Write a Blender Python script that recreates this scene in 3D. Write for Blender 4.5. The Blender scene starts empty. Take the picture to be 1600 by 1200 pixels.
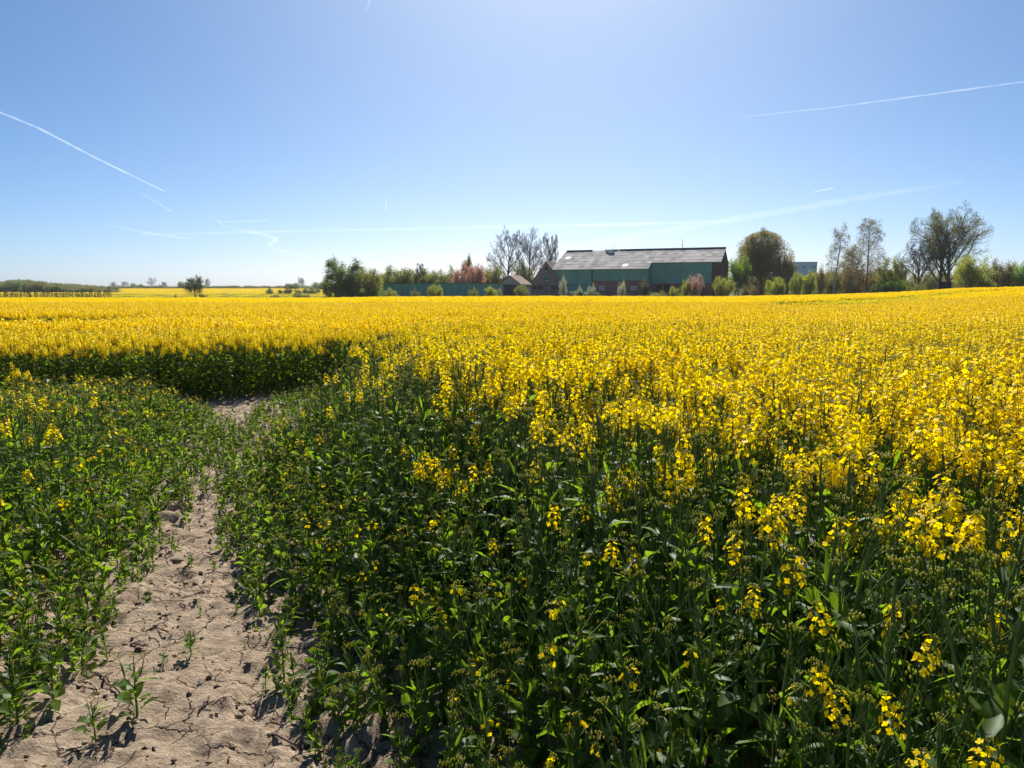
import bpy, math, random
import numpy as np
from mathutils import Matrix, Vector, Euler

# ------------------------------------------------------------------ camera, world, sun
SC = bpy.context.scene
COL = SC.collection
CAM_H = 1.6
PITCH = math.radians(7.7)
FOC = 1109.0
cam_d = bpy.data.cameras.new('camera'); cam = bpy.data.objects.new('camera', cam_d); COL.objects.link(cam)
cam_d.sensor_width = 36.0; cam_d.lens = FOC / 1600 * 36
cam_d.clip_start = 0.05; cam_d.clip_end = 250000
cam.location = (0, 0, CAM_H); cam.rotation_euler = (math.pi / 2 - PITCH, 0, 0)
SC.camera = cam

SUN_EL = math.radians(43); SUN_AZ = math.radians(4)      # azimuth measured from +Y towards +X
w = bpy.data.worlds.new('World'); SC.world = w; w.use_nodes = True
nt = w.node_tree; bg = nt.nodes['Background']
sky = nt.nodes.new('ShaderNodeTexSky'); sky.sky_type = 'NISHITA'; sky.sun_disc = False
sky.sun_elevation = SUN_EL; sky.sun_rotation = SUN_AZ
sky.altitude = 0; sky.air_density = 0.5; sky.dust_density = 0.98; sky.ozone_density = 6.0
EXPO = 0.9; SKY_K = 0.120
# a clear spring sky: the Nishita sky with a slightly deeper blue, the same in every direction
sp = nt.nodes.new('ShaderNodeSeparateColor'); cb = nt.nodes.new('ShaderNodeCombineColor'); nt.links.new(sky.outputs[0], sp.inputs[0])
for ch, (gain, gam) in enumerate(((1.15, 1.28), (1.07, 1.04), (1.02, 0.86))):
    a = nt.nodes.new('ShaderNodeMath'); a.operation = 'MULTIPLY'; a.inputs[1].default_value = SKY_K; nt.links.new(sp.outputs[ch], a.inputs[0])
    b = nt.nodes.new('ShaderNodeMath'); b.operation = 'POWER'; b.inputs[1].default_value = gam; nt.links.new(a.outputs[0], b.inputs[0])
    c = nt.nodes.new('ShaderNodeMath'); c.operation = 'MULTIPLY'; c.inputs[1].default_value = gain / SKY_K; nt.links.new(b.outputs[0], c.inputs[0])
    nt.links.new(c.outputs[0], cb.inputs[ch])
nt.links.new(cb.outputs[0], bg.inputs[0]); bg.inputs[1].default_value = SKY_K / 2 ** EXPO
sd = bpy.data.lights.new('sun', 'SUN'); sun = bpy.data.objects.new('sun', sd); COL.objects.link(sun)
sd.energy = 5.0; sd.angle = math.radians(0.5); sd.color = (1.0, 0.95, 0.86)
sdir = Vector((math.sin(SUN_AZ) * math.cos(SUN_EL), math.cos(SUN_AZ) * math.cos(SUN_EL), math.sin(SUN_EL)))
sun.rotation_euler = sdir.to_track_quat('Z', 'Y').to_euler()
SC.view_settings.view_transform = 'Standard'; SC.view_settings.look = 'None'
SC.view_settings.exposure = EXPO; SC.view_settings.gamma = 1.0; SC.view_settings.use_curve_mapping = False
SC.render.engine = 'CYCLES'
cy = SC.cycles
cy.max_bounces = 7; cy.diffuse_bounces = 4; cy.glossy_bounces = 2; cy.transmission_bounces = 5
cy.transparent_max_bounces = 8; cy.volume_bounces = 1
cy.use_denoising = True

RNG = np.random.default_rng(11)
HAZE = 0.00013

# ------------------------------------------------------------------ helpers
CT, ST = math.cos(PITCH), math.sin(PITCH)
def z_at(py, Y):
    v = (py - 600) / FOC
    return CAM_H - Y * (v * CT + ST) / (CT - v * ST)
def x_at(px, Y, Z=1.2):
    return (px - 800) / FOC * (Y * CT + (CAM_H - Z) * ST)
def sstep(t):
    t = np.clip(t, 0, 1); return t * t * (3 - 2 * t)

def vnoise(x, y, seed=0):
    x = np.asarray(x, float); y = np.asarray(y, float)
    xi = np.floor(x).astype(np.int64); yi = np.floor(y).astype(np.int64)
    fx = x - xi; fy = y - yi; fx = fx * fx * (3 - 2 * fx); fy = fy * fy * (3 - 2 * fy)
    def h(a, b):
        n = (a * 374761393 + b * 668265263 + seed * 974634777) & 0xffffffff
        n = ((n ^ (n >> 13)) * 1274126177) & 0xffffffff
        return ((n ^ (n >> 16)) & 0xffff) / 65535.0
    a = h(xi, yi); b = h(xi + 1, yi); c = h(xi, yi + 1); d = h(xi + 1, yi + 1)
    return (a * (1 - fx) + b * fx) * (1 - fy) + (c * (1 - fx) + d * fx) * fy
def fbm(x, y, seed=0, oct=4):
    s = 0; a = 0.5
    for k in range(oct):
        s = s + a * vnoise(x * 2 ** k, y * 2 ** k, seed + k * 17); a *= 0.5
    return s

def mesh_np(name, V, polys, mats, smooth=False):
    """polys: list of (array (m,k), material index)"""
    me = bpy.data.meshes.new(name)
    V = np.asarray(V, np.float32)
    polys = [(np.asarray(a, np.int32), m) for a, m in polys if len(a)]
    me.vertices.add(len(V)); me.vertices.foreach_set('co', V.ravel())
    nl = sum(a.size for a, _ in polys); npol = sum(len(a) for a, _ in polys)
    me.loops.add(nl); me.polygons.add(npol)
    me.loops.foreach_set('vertex_index', np.concatenate([a.ravel() for a, _ in polys]))
    st = []; off = 0
    for a, _ in polys:
        st.append(off + np.arange(len(a)) * a.shape[1]); off += a.size
    me.polygons.foreach_set('loop_start', np.concatenate(st).astype(np.int32))
    me.polygons.foreach_set('material_index', np.concatenate([np.full(len(a), m, np.int32) for a, m in polys]))
    if smooth: me.polygons.foreach_set('use_smooth', np.ones(npol, bool))
    for m in mats: me.materials.append(m)
    me.update(calc_edges=True)
    return me

def link(name, data, parent=None, loc=None, rot=None, scl=None, col=COL):
    o = bpy.data.objects.new(name, data); col.objects.link(o)
    if parent is not None: o.parent = parent
    if loc is not None: o.location = loc
    if rot is not None: o.rotation_euler = rot
    if scl is not None: o.scale = scl
    return o
def tag(o, label=None, cat=None, group=None, kind=None):
    if label: o['label'] = label
    if cat: o['category'] = cat
    if group: o['group'] = group
    if kind: o['kind'] = kind
    return o
def thing(name, label, cat, loc=(0, 0, 0), rz=0.0, group=None):
    return tag(link(name, None, loc=loc, rot=(0, 0, rz)), label, cat, group)

class MB:
    """collects boxes, prisms and free polygons into one mesh"""
    def __init__(s): s.v = []; s.f = []
    def add(s, vs, fs):
        o = len(s.v); s.v += [tuple(v) for v in vs]; s.f += [tuple(i + o for i in f) for f in fs]; return s
    def box(s, x0, x1, y0, y1, z0, z1):
        return s.add([(x0, y0, z0), (x1, y0, z0), (x1, y1, z0), (x0, y1, z0), (x0, y0, z1), (x1, y0, z1), (x1, y1, z1), (x0, y1, z1)],
                     [(0, 3, 2, 1), (4, 5, 6, 7), (0, 1, 5, 4), (1, 2, 6, 5), (2, 3, 7, 6), (3, 0, 4, 7)])
    def prism(s, outline, y0, y1):
        """outline in x,z, extruded along y"""
        n = len(outline)
        return s.add([(x, y0, z) for x, z in outline] + [(x, y1, z) for x, z in outline],
                     [tuple(range(n)), tuple(range(2 * n - 1, n - 1, -1))] + [(i, i + n, (i + 1) % n + n, (i + 1) % n) for i in range(n)])
    def tube(s, p, q, r, n=8, r2=None):
        p = Vector(p); q = Vector(q); d = (q - p).normalized(); a = d.orthogonal().normalized(); b = d.cross(a); r2 = r if r2 is None else r2
        vs = [p + (a * math.cos(t) + b * math.sin(t)) * r for t in [2 * math.pi * i / n for i in range(n)]]
        vs += [q + (a * math.cos(t) + b * math.sin(t)) * r2 for t in [2 * math.pi * i / n for i in range(n)]]
        return s.add(vs, [(i, (i + 1) % n, (i + 1) % n + n, i + n) for i in range(n)] + [tuple(range(n - 1, -1, -1)), tuple(range(n, 2 * n))])
    def build(s, name, mat, parent=None, **k):
        me = bpy.data.meshes.new(name); me.from_pydata(s.v, [], s.f)
        me.materials.append(mat); me.update()
        return link(name, me, parent, **k)

# ------------------------------------------------------------------ materials
def new_mat(name):
    m = bpy.data.materials.new(name); m.use_nodes = True
    t = m.node_tree; t.nodes.clear()
    out = t.nodes.new('ShaderNodeOutputMaterial')
    return m, t, out
def rgb(c): return (c[0], c[1], c[2], 1)

def leaf_mat(name, ca, cb, tr, trans=0.45, rough=0.42, spec=0.5, hue_obj=0.5):
    """ca..cb reflectance range, tr the colour of light passing through"""
    m, t, out = new_mat(name); N = t.nodes; L = t.links
    geo = N.new('ShaderNodeNewGeometry'); oi = N.new('ShaderNodeObjectInfo')
    mix = N.new('ShaderNodeMath'); mix.operation = 'MULTIPLY_ADD'
    L.new(oi.outputs['Random'], mix.inputs[0]); mix.inputs[1].default_value = hue_obj
    m2 = N.new('ShaderNodeMath'); m2.operation = 'MULTIPLY'; L.new(geo.outputs['Random Per Island'], m2.inputs[0]); m2.inputs[1].default_value = 1 - hue_obj
    L.new(m2.outputs[0], mix.inputs[2])
    c = N.new('ShaderNodeMix'); c.data_type = 'RGBA'; L.new(mix.outputs[0], c.inputs[0])
    c.inputs[6].default_value = rgb(ca); c.inputs[7].default_value = rgb(cb)
    p = N.new('ShaderNodeBsdfPrincipled'); L.new(c.outputs[2], p.inputs['Base Color'])
    p.inputs['Roughness'].default_value = rough; p.inputs['Specular IOR Level'].default_value = spec
    tl = N.new('ShaderNodeBsdfTranslucent')
    c2 = N.new('ShaderNodeMix'); c2.data_type = 'RGBA'; L.new(mix.outputs[0], c2.inputs[0])
    c2.inputs[6].default_value = rgb([x * 0.7 for x in tr]); c2.inputs[7].default_value = rgb(tr)
    L.new(c2.outputs[2], tl.inputs[0])
    ms = N.new('ShaderNodeMixShader'); ms.inputs[0].default_value = trans
    L.new(p.outputs[0], ms.inputs[1]); L.new(tl.outputs[0], ms.inputs[2]); L.new(ms.outputs[0], out.inputs[0])
    return m

def plain_mat(name, c, rough=0.8, c2=None, scale=4.0, stretch=(1, 1, 1), bump=0.0, metal=0.0, spec=0.3, objvar=0.0, detail=6):
    m, t, out = new_mat(name); N = t.nodes; L = t.links
    p = N.new('ShaderNodeBsdfPrincipled'); p.inputs['Roughness'].default_value = rough; p.inputs['Metallic'].default_value = metal
    p.inputs['Specular IOR Level'].default_value = spec
    tc = N.new('ShaderNodeTexCoord'); mp = N.new('ShaderNodeMapping'); mp.inputs['Scale'].default_value = stretch
    L.new(tc.outputs['Object'], mp.inputs[0])
    no = N.new('ShaderNodeTexNoise'); no.inputs['Scale'].default_value = scale; no.inputs['Detail'].default_value = detail; no.inputs['Roughness'].default_value = 0.65
    L.new(mp.outputs[0], no.inputs[0])
    rr = N.new('ShaderNodeMapRange'); rr.inputs[1].default_value = 0.3; rr.inputs[2].default_value = 0.7; L.new(no.outputs[0], rr.inputs[0])
    c2 = c2 or tuple(x * 0.75 for x in c)
    cm = N.new('ShaderNodeMix'); cm.data_type = 'RGBA'; cm.inputs[6].default_value = rgb(c); cm.inputs[7].default_value = rgb(c2); L.new(rr.outputs[0], cm.inputs[0])
    col = cm.outputs[2]
    if objvar:
        oi = N.new('ShaderNodeObjectInfo'); h = N.new('ShaderNodeHueSaturation'); L.new(col, h.inputs['Color'])
        mr = N.new('ShaderNodeMapRange'); mr.inputs[3].default_value = 1 - objvar; mr.inputs[4].default_value = 1 + objvar
        L.new(oi.outputs['Random'], mr.inputs[0]); L.new(mr.outputs[0], h.inputs['Value']); col = h.outputs[0]
    L.new(col, p.inputs['Base Color'])
    if bump:
        b = N.new('ShaderNodeBump'); b.inputs['Strength'].default_value = 0.6; b.inputs['Distance'].default_value = bump
        L.new(no.outputs[0], b.inputs['Height']); L.new(b.outputs[0], p.inputs['Normal'])
    L.new(p.outputs[0], out.inputs[0])
    return m

M_STEM = leaf_mat('rape_stem', (0.10, 0.16, 0.04), (0.14, 0.205, 0.055), (0.16, 0.26, 0.03), 0.3, 0.4, 0.5)
M_LEAF = leaf_mat('rape_leaf', (0.045, 0.092, 0.02), (0.08, 0.145, 0.025), (0.215, 0.355, 0.012), 0.58, 0.48, 0.26)
M_PETAL = leaf_mat('rape_petal', (0.96, 0.66, 0.0), (1.0, 0.75, 0.0), (1.0, 0.75, 0.0), 0.56, 0.5, 0.13, 0.3)
M_BUD = leaf_mat('rape_bud', (0.15, 0.19, 0.012), (0.28, 0.29, 0.012), (0.60, 0.58, 0.01), 0.5, 0.5, 0.4)
CROP_MATS = [M_STEM, M_LEAF, M_PETAL, M_BUD]

M_BARK = plain_mat('bark_grey', (0.24, 0.21, 0.19), 0.9, (0.15, 0.13, 0.115), 3.0)
M_BARK_D = plain_mat('bark_dark', (0.17, 0.145, 0.125), 0.9, (0.10, 0.085, 0.07), 3.0)
M_BIRCH = plain_mat('bark_birch', (0.42, 0.40, 0.37), 0.8, (0.07, 0.06, 0.055), 1.6, (1, 1, 2.5))

def grove(name, ca, cb, tr, trans=0.42): return leaf_mat(name, ca, cb, tr, trans, 0.6, 0.25, 0.25)
L_DARK = grove('leaf_dark_green', (0.05, 0.075, 0.025), (0.10, 0.135, 0.04), (0.20, 0.30, 0.045))
L_OLIVE = grove('leaf_olive', (0.13, 0.145, 0.04), (0.21, 0.22, 0.06), (0.38, 0.40, 0.06))
L_YELL = grove('leaf_yellow_green', (0.16, 0.19, 0.03), (0.27, 0.29, 0.05), (0.46, 0.50, 0.045), 0.5)
L_BRIGHT = grove('leaf_bright_green', (0.09, 0.15, 0.025), (0.16, 0.24, 0.04), (0.30, 0.50, 0.03), 0.5)
L_BROWN = grove('leaf_brown_olive', (0.14, 0.12, 0.05), (0.22, 0.19, 0.07), (0.36, 0.30, 0.08))
L_RUST = grove('leaf_rust', (0.17, 0.12, 0.04), (0.27, 0.19, 0.06), (0.44, 0.30, 0.06))
L_PINK = grove('blossom_pink', (0.42, 0.20, 0.17), (0.56, 0.28, 0.23), (0.66, 0.30, 0.22), 0.45)
L_BLUSH = grove('blossom_blush', (0.36, 0.22, 0.17), (0.50, 0.33, 0.26), (0.60, 0.38, 0.28), 0.45)
L_PALE = grove('blossom_white', (0.35, 0.38, 0.25), (0.55, 0.56, 0.42), (0.6, 0.62, 0.40), 0.45)

M_GROUND, t, out = new_mat('field_soil'); N = t.nodes; L = t.links
p = N.new('ShaderNodeBsdfPrincipled'); p.inputs['Roughness'].default_value = 0.95; p.inputs['Specular IOR Level'].default_value = 0.15
geo = N.new('ShaderNodeNewGeometry')
def noise(scale, detail=8, rough=0.6, vec=None, dist=0.0):
    n = N.new('ShaderNodeTexNoise'); n.inputs['Scale'].default_value = scale; n.inputs['Detail'].default_value = detail; n.inputs['Roughness'].default_value = rough
    n.inputs['Distortion'].default_value = dist
    L.new(vec or geo.outputs['Position'], n.inputs[0]); return n
def mapr(src, a, b, c=0.0, d=1.0):
    m = N.new('ShaderNodeMapRange'); L.new(src, m.inputs[0])
    for i, v in zip((1, 2, 3, 4), (a, b, c, d)): m.inputs[i].default_value = v
    return m.outputs[0]
def mixc(fac, a, b):
    m = N.new('ShaderNodeMix'); m.data_type = 'RGBA'
    L.new(fac, m.inputs[0])
    for i, c in ((6, a), (7, b)):
        if isinstance(c, tuple): m.inputs[i].default_value = rgb(c)
        else: L.new(c, m.inputs[i])
    return m.outputs[2]
n1 = noise(1.3); n2 = noise(22, 10, 0.7); n3 = noise(160, 4, 0.7)
soil = mixc(mapr(n2.outputs[0], 0.35, 0.65), (0.22, 0.16, 0.11), (0.33, 0.25, 0.18))
soil = mixc(mapr(n3.outputs[0], 0.5, 0.75), soil, (0.20, 0.14, 0.10))
grass = mixc(mapr(noise(0.3).outputs[0], 0.35, 0.65), (0.055, 0.085, 0.022), (0.09, 0.115, 0.035))
# bare soil near, short turf beyond the field
sx = N.new('ShaderNodeSeparateXYZ'); L.new(geo.outputs['Position'], sx.inputs[0])
far = mapr(sx.outputs[1], 60, 90)
L.new(mixc(far, soil, grass), p.inputs['Base Color'])
bp = N.new('ShaderNodeBump'); bp.inputs['Strength'].default_value = 0.5; bp.inputs['Distance'].default_value = 0.02; L.new(n2.outputs[0], bp.inputs['Height'])
L.new(bp.outputs[0], p.inputs['Normal']); L.new(p.outputs[0], out.inputs[0])

M_PATH, t, out = new_mat('dry_trodden_soil'); N = t.nodes; L = t.links
p = N.new('ShaderNodeBsdfPrincipled'); p.inputs['Roughness'].default_value = 0.93; p.inputs['Specular IOR Level'].default_value = 0.2
geo = N.new('ShaderNodeNewGeometry')
mp = N.new('ShaderNodeMapping'); mp.inputs['Scale'].default_value = (1.0, 2.2, 1.0); mp.inputs['Rotation'].default_value = (0, 0, 0.45); L.new(geo.outputs['Position'], mp.inputs[0])
nA = noise(2.2, 6, 0.6); nB = noise(14, 10, 0.72, mp.outputs[0], 0.4); nC = noise(120, 5, 0.7); nD = noise(420, 2, 0.6)
c = mixc(mapr(nB.outputs[0], 0.36, 0.62), (0.16, 0.11, 0.075), (0.50, 0.385, 0.275))
c = mixc(mapr(nA.outputs[0], 0.42, 0.7), c, (0.36, 0.275, 0.19))
c = mixc(mapr(nC.outputs[0], 0.56, 0.72), c, (0.15, 0.10, 0.075))
vo = N.new('ShaderNodeTexVoronoi'); vo.feature = 'DISTANCE_TO_EDGE'; vo.inputs['Scale'].default_value = 6.5
wv = N.new('ShaderNodeMix'); wv.data_type = 'RGBA'; wv.inputs[0].default_value = 0.16; L.new(geo.outputs['Position'], wv.inputs[6]); L.new(noise(5, 4).outputs[1], wv.inputs[7]); L.new(wv.outputs[2], vo.inputs[0])
crack = mapr(vo.outputs[0], 0.0, 0.024, 0.0, 1.0)
cm = N.new('ShaderNodeMath'); cm.operation = 'MAXIMUM'; L.new(crack, cm.inputs[0]); L.new(mapr(noise(3.1).outputs[0], 0.52, 0.62), cm.inputs[1])
L.new(mixc(cm.outputs[0], (0.07, 0.045, 0.032), c), p.inputs['Base Color'])
ad = N.new('ShaderNodeMath'); ad.operation = 'MULTIPLY_ADD'; L.new(nC.outputs[0], ad.inputs[0]); ad.inputs[1].default_value = 0.35; L.new(nB.outputs[0], ad.inputs[2])
ad2 = N.new('ShaderNodeMath'); ad2.operation = 'MULTIPLY_ADD'; L.new(cm.outputs[0], ad2.inputs[0]); ad2.inputs[1].default_value = 0.5; L.new(ad.outputs[0], ad2.inputs[2])
bp = N.new('ShaderNodeBump'); bp.inputs['Strength'].default_value = 1.0; bp.inputs['Distance'].default_value = 0.03; L.new(ad2.outputs[0], bp.inputs['Height'])
L.new(bp.outputs[0], p.inputs['Normal']); L.new(p.outputs[0], out.inputs[0])

# ------------------------------------------------------------------ terrain
PXU = np.array([-400, 0, 500, 600, 860, 1130, 1300, 1400, 1450, 1500, 1600, 1900.])
UU = (PXU - 800) / FOC * CT
YE = np.array([118, 116, 114, 116, 118, 112, 105, 96, 90, 84, 76, 74.])
AZ = np.array([-.95, -.95, -.95, -.8, -.75, -.72, -.36, .0, .27, .52, .68, .75])
def edge_y(u): return np.interp(u, UU, YE)
def ground_z(X, Y):
    X = np.asarray(X, float); Y = np.asarray(Y, float)
    Yc = np.maximum(Y, 1.0); u = np.clip(X / Yc, -1.1, 1.1)
    Ye = edge_y(u); A = np.interp(u, UU, AZ)
    z = A * sstep((Yc - 12) / (Ye - 12))
    mid = np.where(A > -.7, A - (A + .7) * sstep((Yc - Ye) / 30), A)
    left = -.95 - .55 * sstep((Yc - Ye) / 30) + 1.8 * np.clip((Yc - 145) / 300, 0, 1) + 0 * A
    k = sstep((-0.20 - u) / 0.1)
    far = mid * (1 - k) + left * k
    return np.where(Yc > Ye, far, z)

# ground: one sheet, rings growing with distance
na = 200; ang = np.linspace(-math.pi, math.pi, na, endpoint=False)
rad = np.concatenate([[0.5, 1, 2, 3, 5, 7], np.arange(9, 160, 3.0), np.geomspace(165, 9000, 45)])
A_, R_ = np.meshgrid(ang, rad)
gx = np.sin(A_) * R_; gy = np.cos(A_) * R_
gz = np.where(gy > 0.5, ground_z(gx, gy), 0.0) * sstep((gy) / 20 + 0.0)
gv = np.stack([gx, gy, gz], -1).reshape(-1, 3); gv = np.vstack([gv, [0, 0, 0]])
ii = np.arange(len(rad) - 1)[:, None] * na; jj = np.arange(na)[None]; j2 = (jj + 1) % na
q = np.stack([ii + jj, ii + na + jj, ii + na + j2, ii + j2], -1).reshape(-1, 4)[:, ::-1]
tri = np.stack([np.full(na, len(gv) - 1), np.arange(na), (np.arange(na) + 1) % na], -1)[:, ::-1]
tag(link('field_ground', mesh_np('field_ground', gv, [(q, 0), (tri, 0)], [M_GROUND], True)), kind='structure')

# trodden path: outlines of the bare strip
PY = np.array([-1, 0, 1.5, 2.19, 3.07, 3.8, 4.95, 5.7, 6.2, 7.3, 8.2, 9.3, 12])
PR = np.array([.0, -.05, -.28, -.54, -1.12, -1.55, -2.02, -2.36, -2.60, -2.74, -3.0, -3.3, -3.3])
PL = np.array([-2.3, -2.2, -1.92, -1.86, -1.96, -2.12, -2.42, -2.62, -2.72, -2.92, -3.45, -4.4, -5])
def path_r(Y): return np.interp(Y, PY, PR)
def path_l(Y): return np.interp(Y, PY, PL)
def wall_y(X): return np.interp(X, [-12, -7.5, -4.4, -2.8, -2.2], [8.7, 9.1, 9.6, 10.7, 11.5])

gx = np.arange(-5.0, 0.81, 0.02); gy = np.arange(0.9, 11.6, 0.022)
X_, Y_ = np.meshgrid(gx, gy)
ca, sa = math.cos(0.42), math.sin(0.42)
Xr = X_ * ca + Y_ * sa; Yr = -X_ * sa + Y_ * ca
h = 0.032 * fbm(X_ * 1.5, Y_ * 1.5, 3, 2)
h += 0.030 * (fbm(Xr * 5.0, Yr * 13.0, 9, 3) - .4)
h += 0.016 * (1 - np.abs(fbm(Xr * 9 + 5, Yr * 20, 12, 3) * 2.1 - 1)) ** 3
h -= 0.014 * sstep((fbm(Xr * 7, Yr * 16, 55, 2) - .5) / .1)
rg = 1 - np.abs(fbm(X_ * 7, Y_ * 7, 21, 3) * 2.1 - 1); h += 0.022 * sstep((rg - .55) / .45) 
h += 0.016 * fbm(X_ * 24, Y_ * 24, 5, 3)
cl = fbm(X_ * 5.5 + 3, Y_ * 5.5, 31, 2)
edge = sstep((path_l(Y_) + .38 - X_) / .45) + sstep((X_ - path_r(Y_) + .1) / .3)
h += 0.055 * sstep((cl - .43) / .12) * np.clip(edge + .12, 0, 1)
rr_ = random.Random(5)
for k in range(46):                                   # footprints and scuffs
    fy = rr_.uniform(1.4, 8.5); fx = rr_.uniform(float(path_l(fy)) + .05, float(path_r(fy)) - .02); a = 0.42 + rr_.uniform(-.35, .35)
    dx = (X_ - fx) * math.cos(a) + (Y_ - fy) * math.sin(a); dy = -(X_ - fx) * math.sin(a) + (Y_ - fy) * math.cos(a)
    rr2 = (dx / .055) ** 2 + (dy / .14) ** 2
    h += -0.013 * np.exp(-rr2 ** 2) + 0.010 * np.exp(-(rr2 - 1.6) ** 2 * 3)
h = np.clip(h, 0.0, .12)
bd = np.minimum.reduce([X_ - gx[0], gx[-1] - X_, Y_ - gy[0], gy[-1] - Y_]); h = h * sstep(bd / .3) + .005
n0, n1_ = X_.shape
idx = np.arange(n0 * n1_).reshape(n0, n1_)
q = np.stack([idx[:-1, :-1], idx[:-1, 1:], idx[1:, 1:], idx[1:, :-1]], -1).reshape(-1, 4)
tag(link('soil_path', mesh_np('soil_path', np.stack([X_, Y_, h], -1).reshape(-1, 3), [(q, 0)], [M_PATH], True)), kind='structure')
def soil_z(x, y):
    i = int(np.clip((y - gy[0]) / .022, 0, n0 - 1)); j = int(np.clip((x - gx[0]) / .02, 0, n1_ - 1))
    return float(h[i, j]) if gx[0] < x < gx[-1] and gy[0] < y < gy[-1] else 0.0

# ------------------------------------------------------------------ rapeseed parts
def tubes(P0, P1, R0, R1, n):
    P0, P1 = np.asarray(P0, float), np.asarray(P1, float); R0, R1 = np.asarray(R0, float), np.asarray(R1, float)
    D = P1 - P0; D /= np.linalg.norm(D, axis=1, keepdims=True) + 1e-9
    ref = np.where(np.abs(D[:, 2:3]) > .9, np.array([[1., 0, 0]]), np.array([[0, 0, 1.]]))
    A = np.cross(D, ref); A /= np.linalg.norm(A, axis=1, keepdims=True) + 1e-9; B = np.cross(D, A)
    t = np.arange(n) * 2 * math.pi / n
    ring = A[:, None] * np.cos(t)[None, :, None] + B[:, None] * np.sin(t)[None, :, None]
    V = np.concatenate([P0[:, None] + ring * R0[:, None, None], P1[:, None] + ring * R1[:, None, None]], 1).reshape(-1, 3)
    k = np.arange(len(P0))[:, None] * 2 * n; i = np.arange(n)[None]; j = (i + 1) % n
    F = np.stack([k + i, k + j, k + n + j, k + n + i], -1).reshape(-1, 4)
    return V, F

class Geo:
    def __init__(s): s.V = []; s.P = []; s.n = 0
    def add(s, V, polys):
        for a, m in polys: s.P.append((np.asarray(a) + s.n, m))
        s.V.append(np.asarray(V, float)); s.n += len(V); return s
    def put(s, g, M):
        V = np.vstack(g.V); M = np.array(M); return s.add(V @ M[:3, :3].T + M[:3, 3], g.P)
    def mesh(s, name, mats, smooth=False):
        used = sorted({m for _, m in s.P}); rm = {m: i for i, m in enumerate(used)}
        by = {}
        for a, m in s.P: by.setdefault((a.shape[1], m), []).append(a)
        return mesh_np(name, np.vstack(s.V), [(np.vstack(v), rm[k[1]]) for k, v in by.items()], [mats[m] for m in used], smooth)

def leaf_geo(rng, length, width, lod, lobed=False):
    g = Geo(); n = 2 if lod else 6
    t = np.linspace(0, 1, n + 1)
    wdt = width * .5 * np.sin(np.clip(t * .93 + .07, 0, 1) * math.pi) ** .8
    if lobed: wdt = width * .5 * (0.25 + .9 * sstep((t - .2) / .45)) * np.sqrt(np.clip(1 - ((t - .62) / .42) ** 2, 0.02, 1))
    wdt = wdt * (1 + (rng.random(n + 1) - .5) * (.5 if not lod else 0)); wdt[-1] = width * .02
    curl = rng.uniform(.15, .8); fold = rng.uniform(.12, .5); tw = rng.uniform(-.5, .5)
    ax = length * np.sin(curl * t) / curl; az = -length * (1 - np.cos(curl * t)) / curl
    rip = (rng.random((2, n + 1)) - .5) * width * .25 * (0 if lod else 1)
    mid = np.stack([ax, np.zeros(n + 1), az], 1)
    c, s_ = np.cos(tw * t), np.sin(tw * t)
    Lf = mid + np.stack([0 * t, wdt * c, wdt * (fold + s_) + rip[0]], 1)
    Rt = mid + np.stack([0 * t, -wdt * c, wdt * (fold - s_) + rip[1]], 1)
    V = np.vstack([Lf, mid, Rt]); m = n + 1; i = np.arange(n)
    F = np.vstack([np.stack([i, i + m, i + m + 1, i + 1], 1), np.stack([i + m, i + 2 * m, i + 2 * m + 1, i + m + 1], 1)])
    return g.add(V, [(F, 1)])

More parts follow.
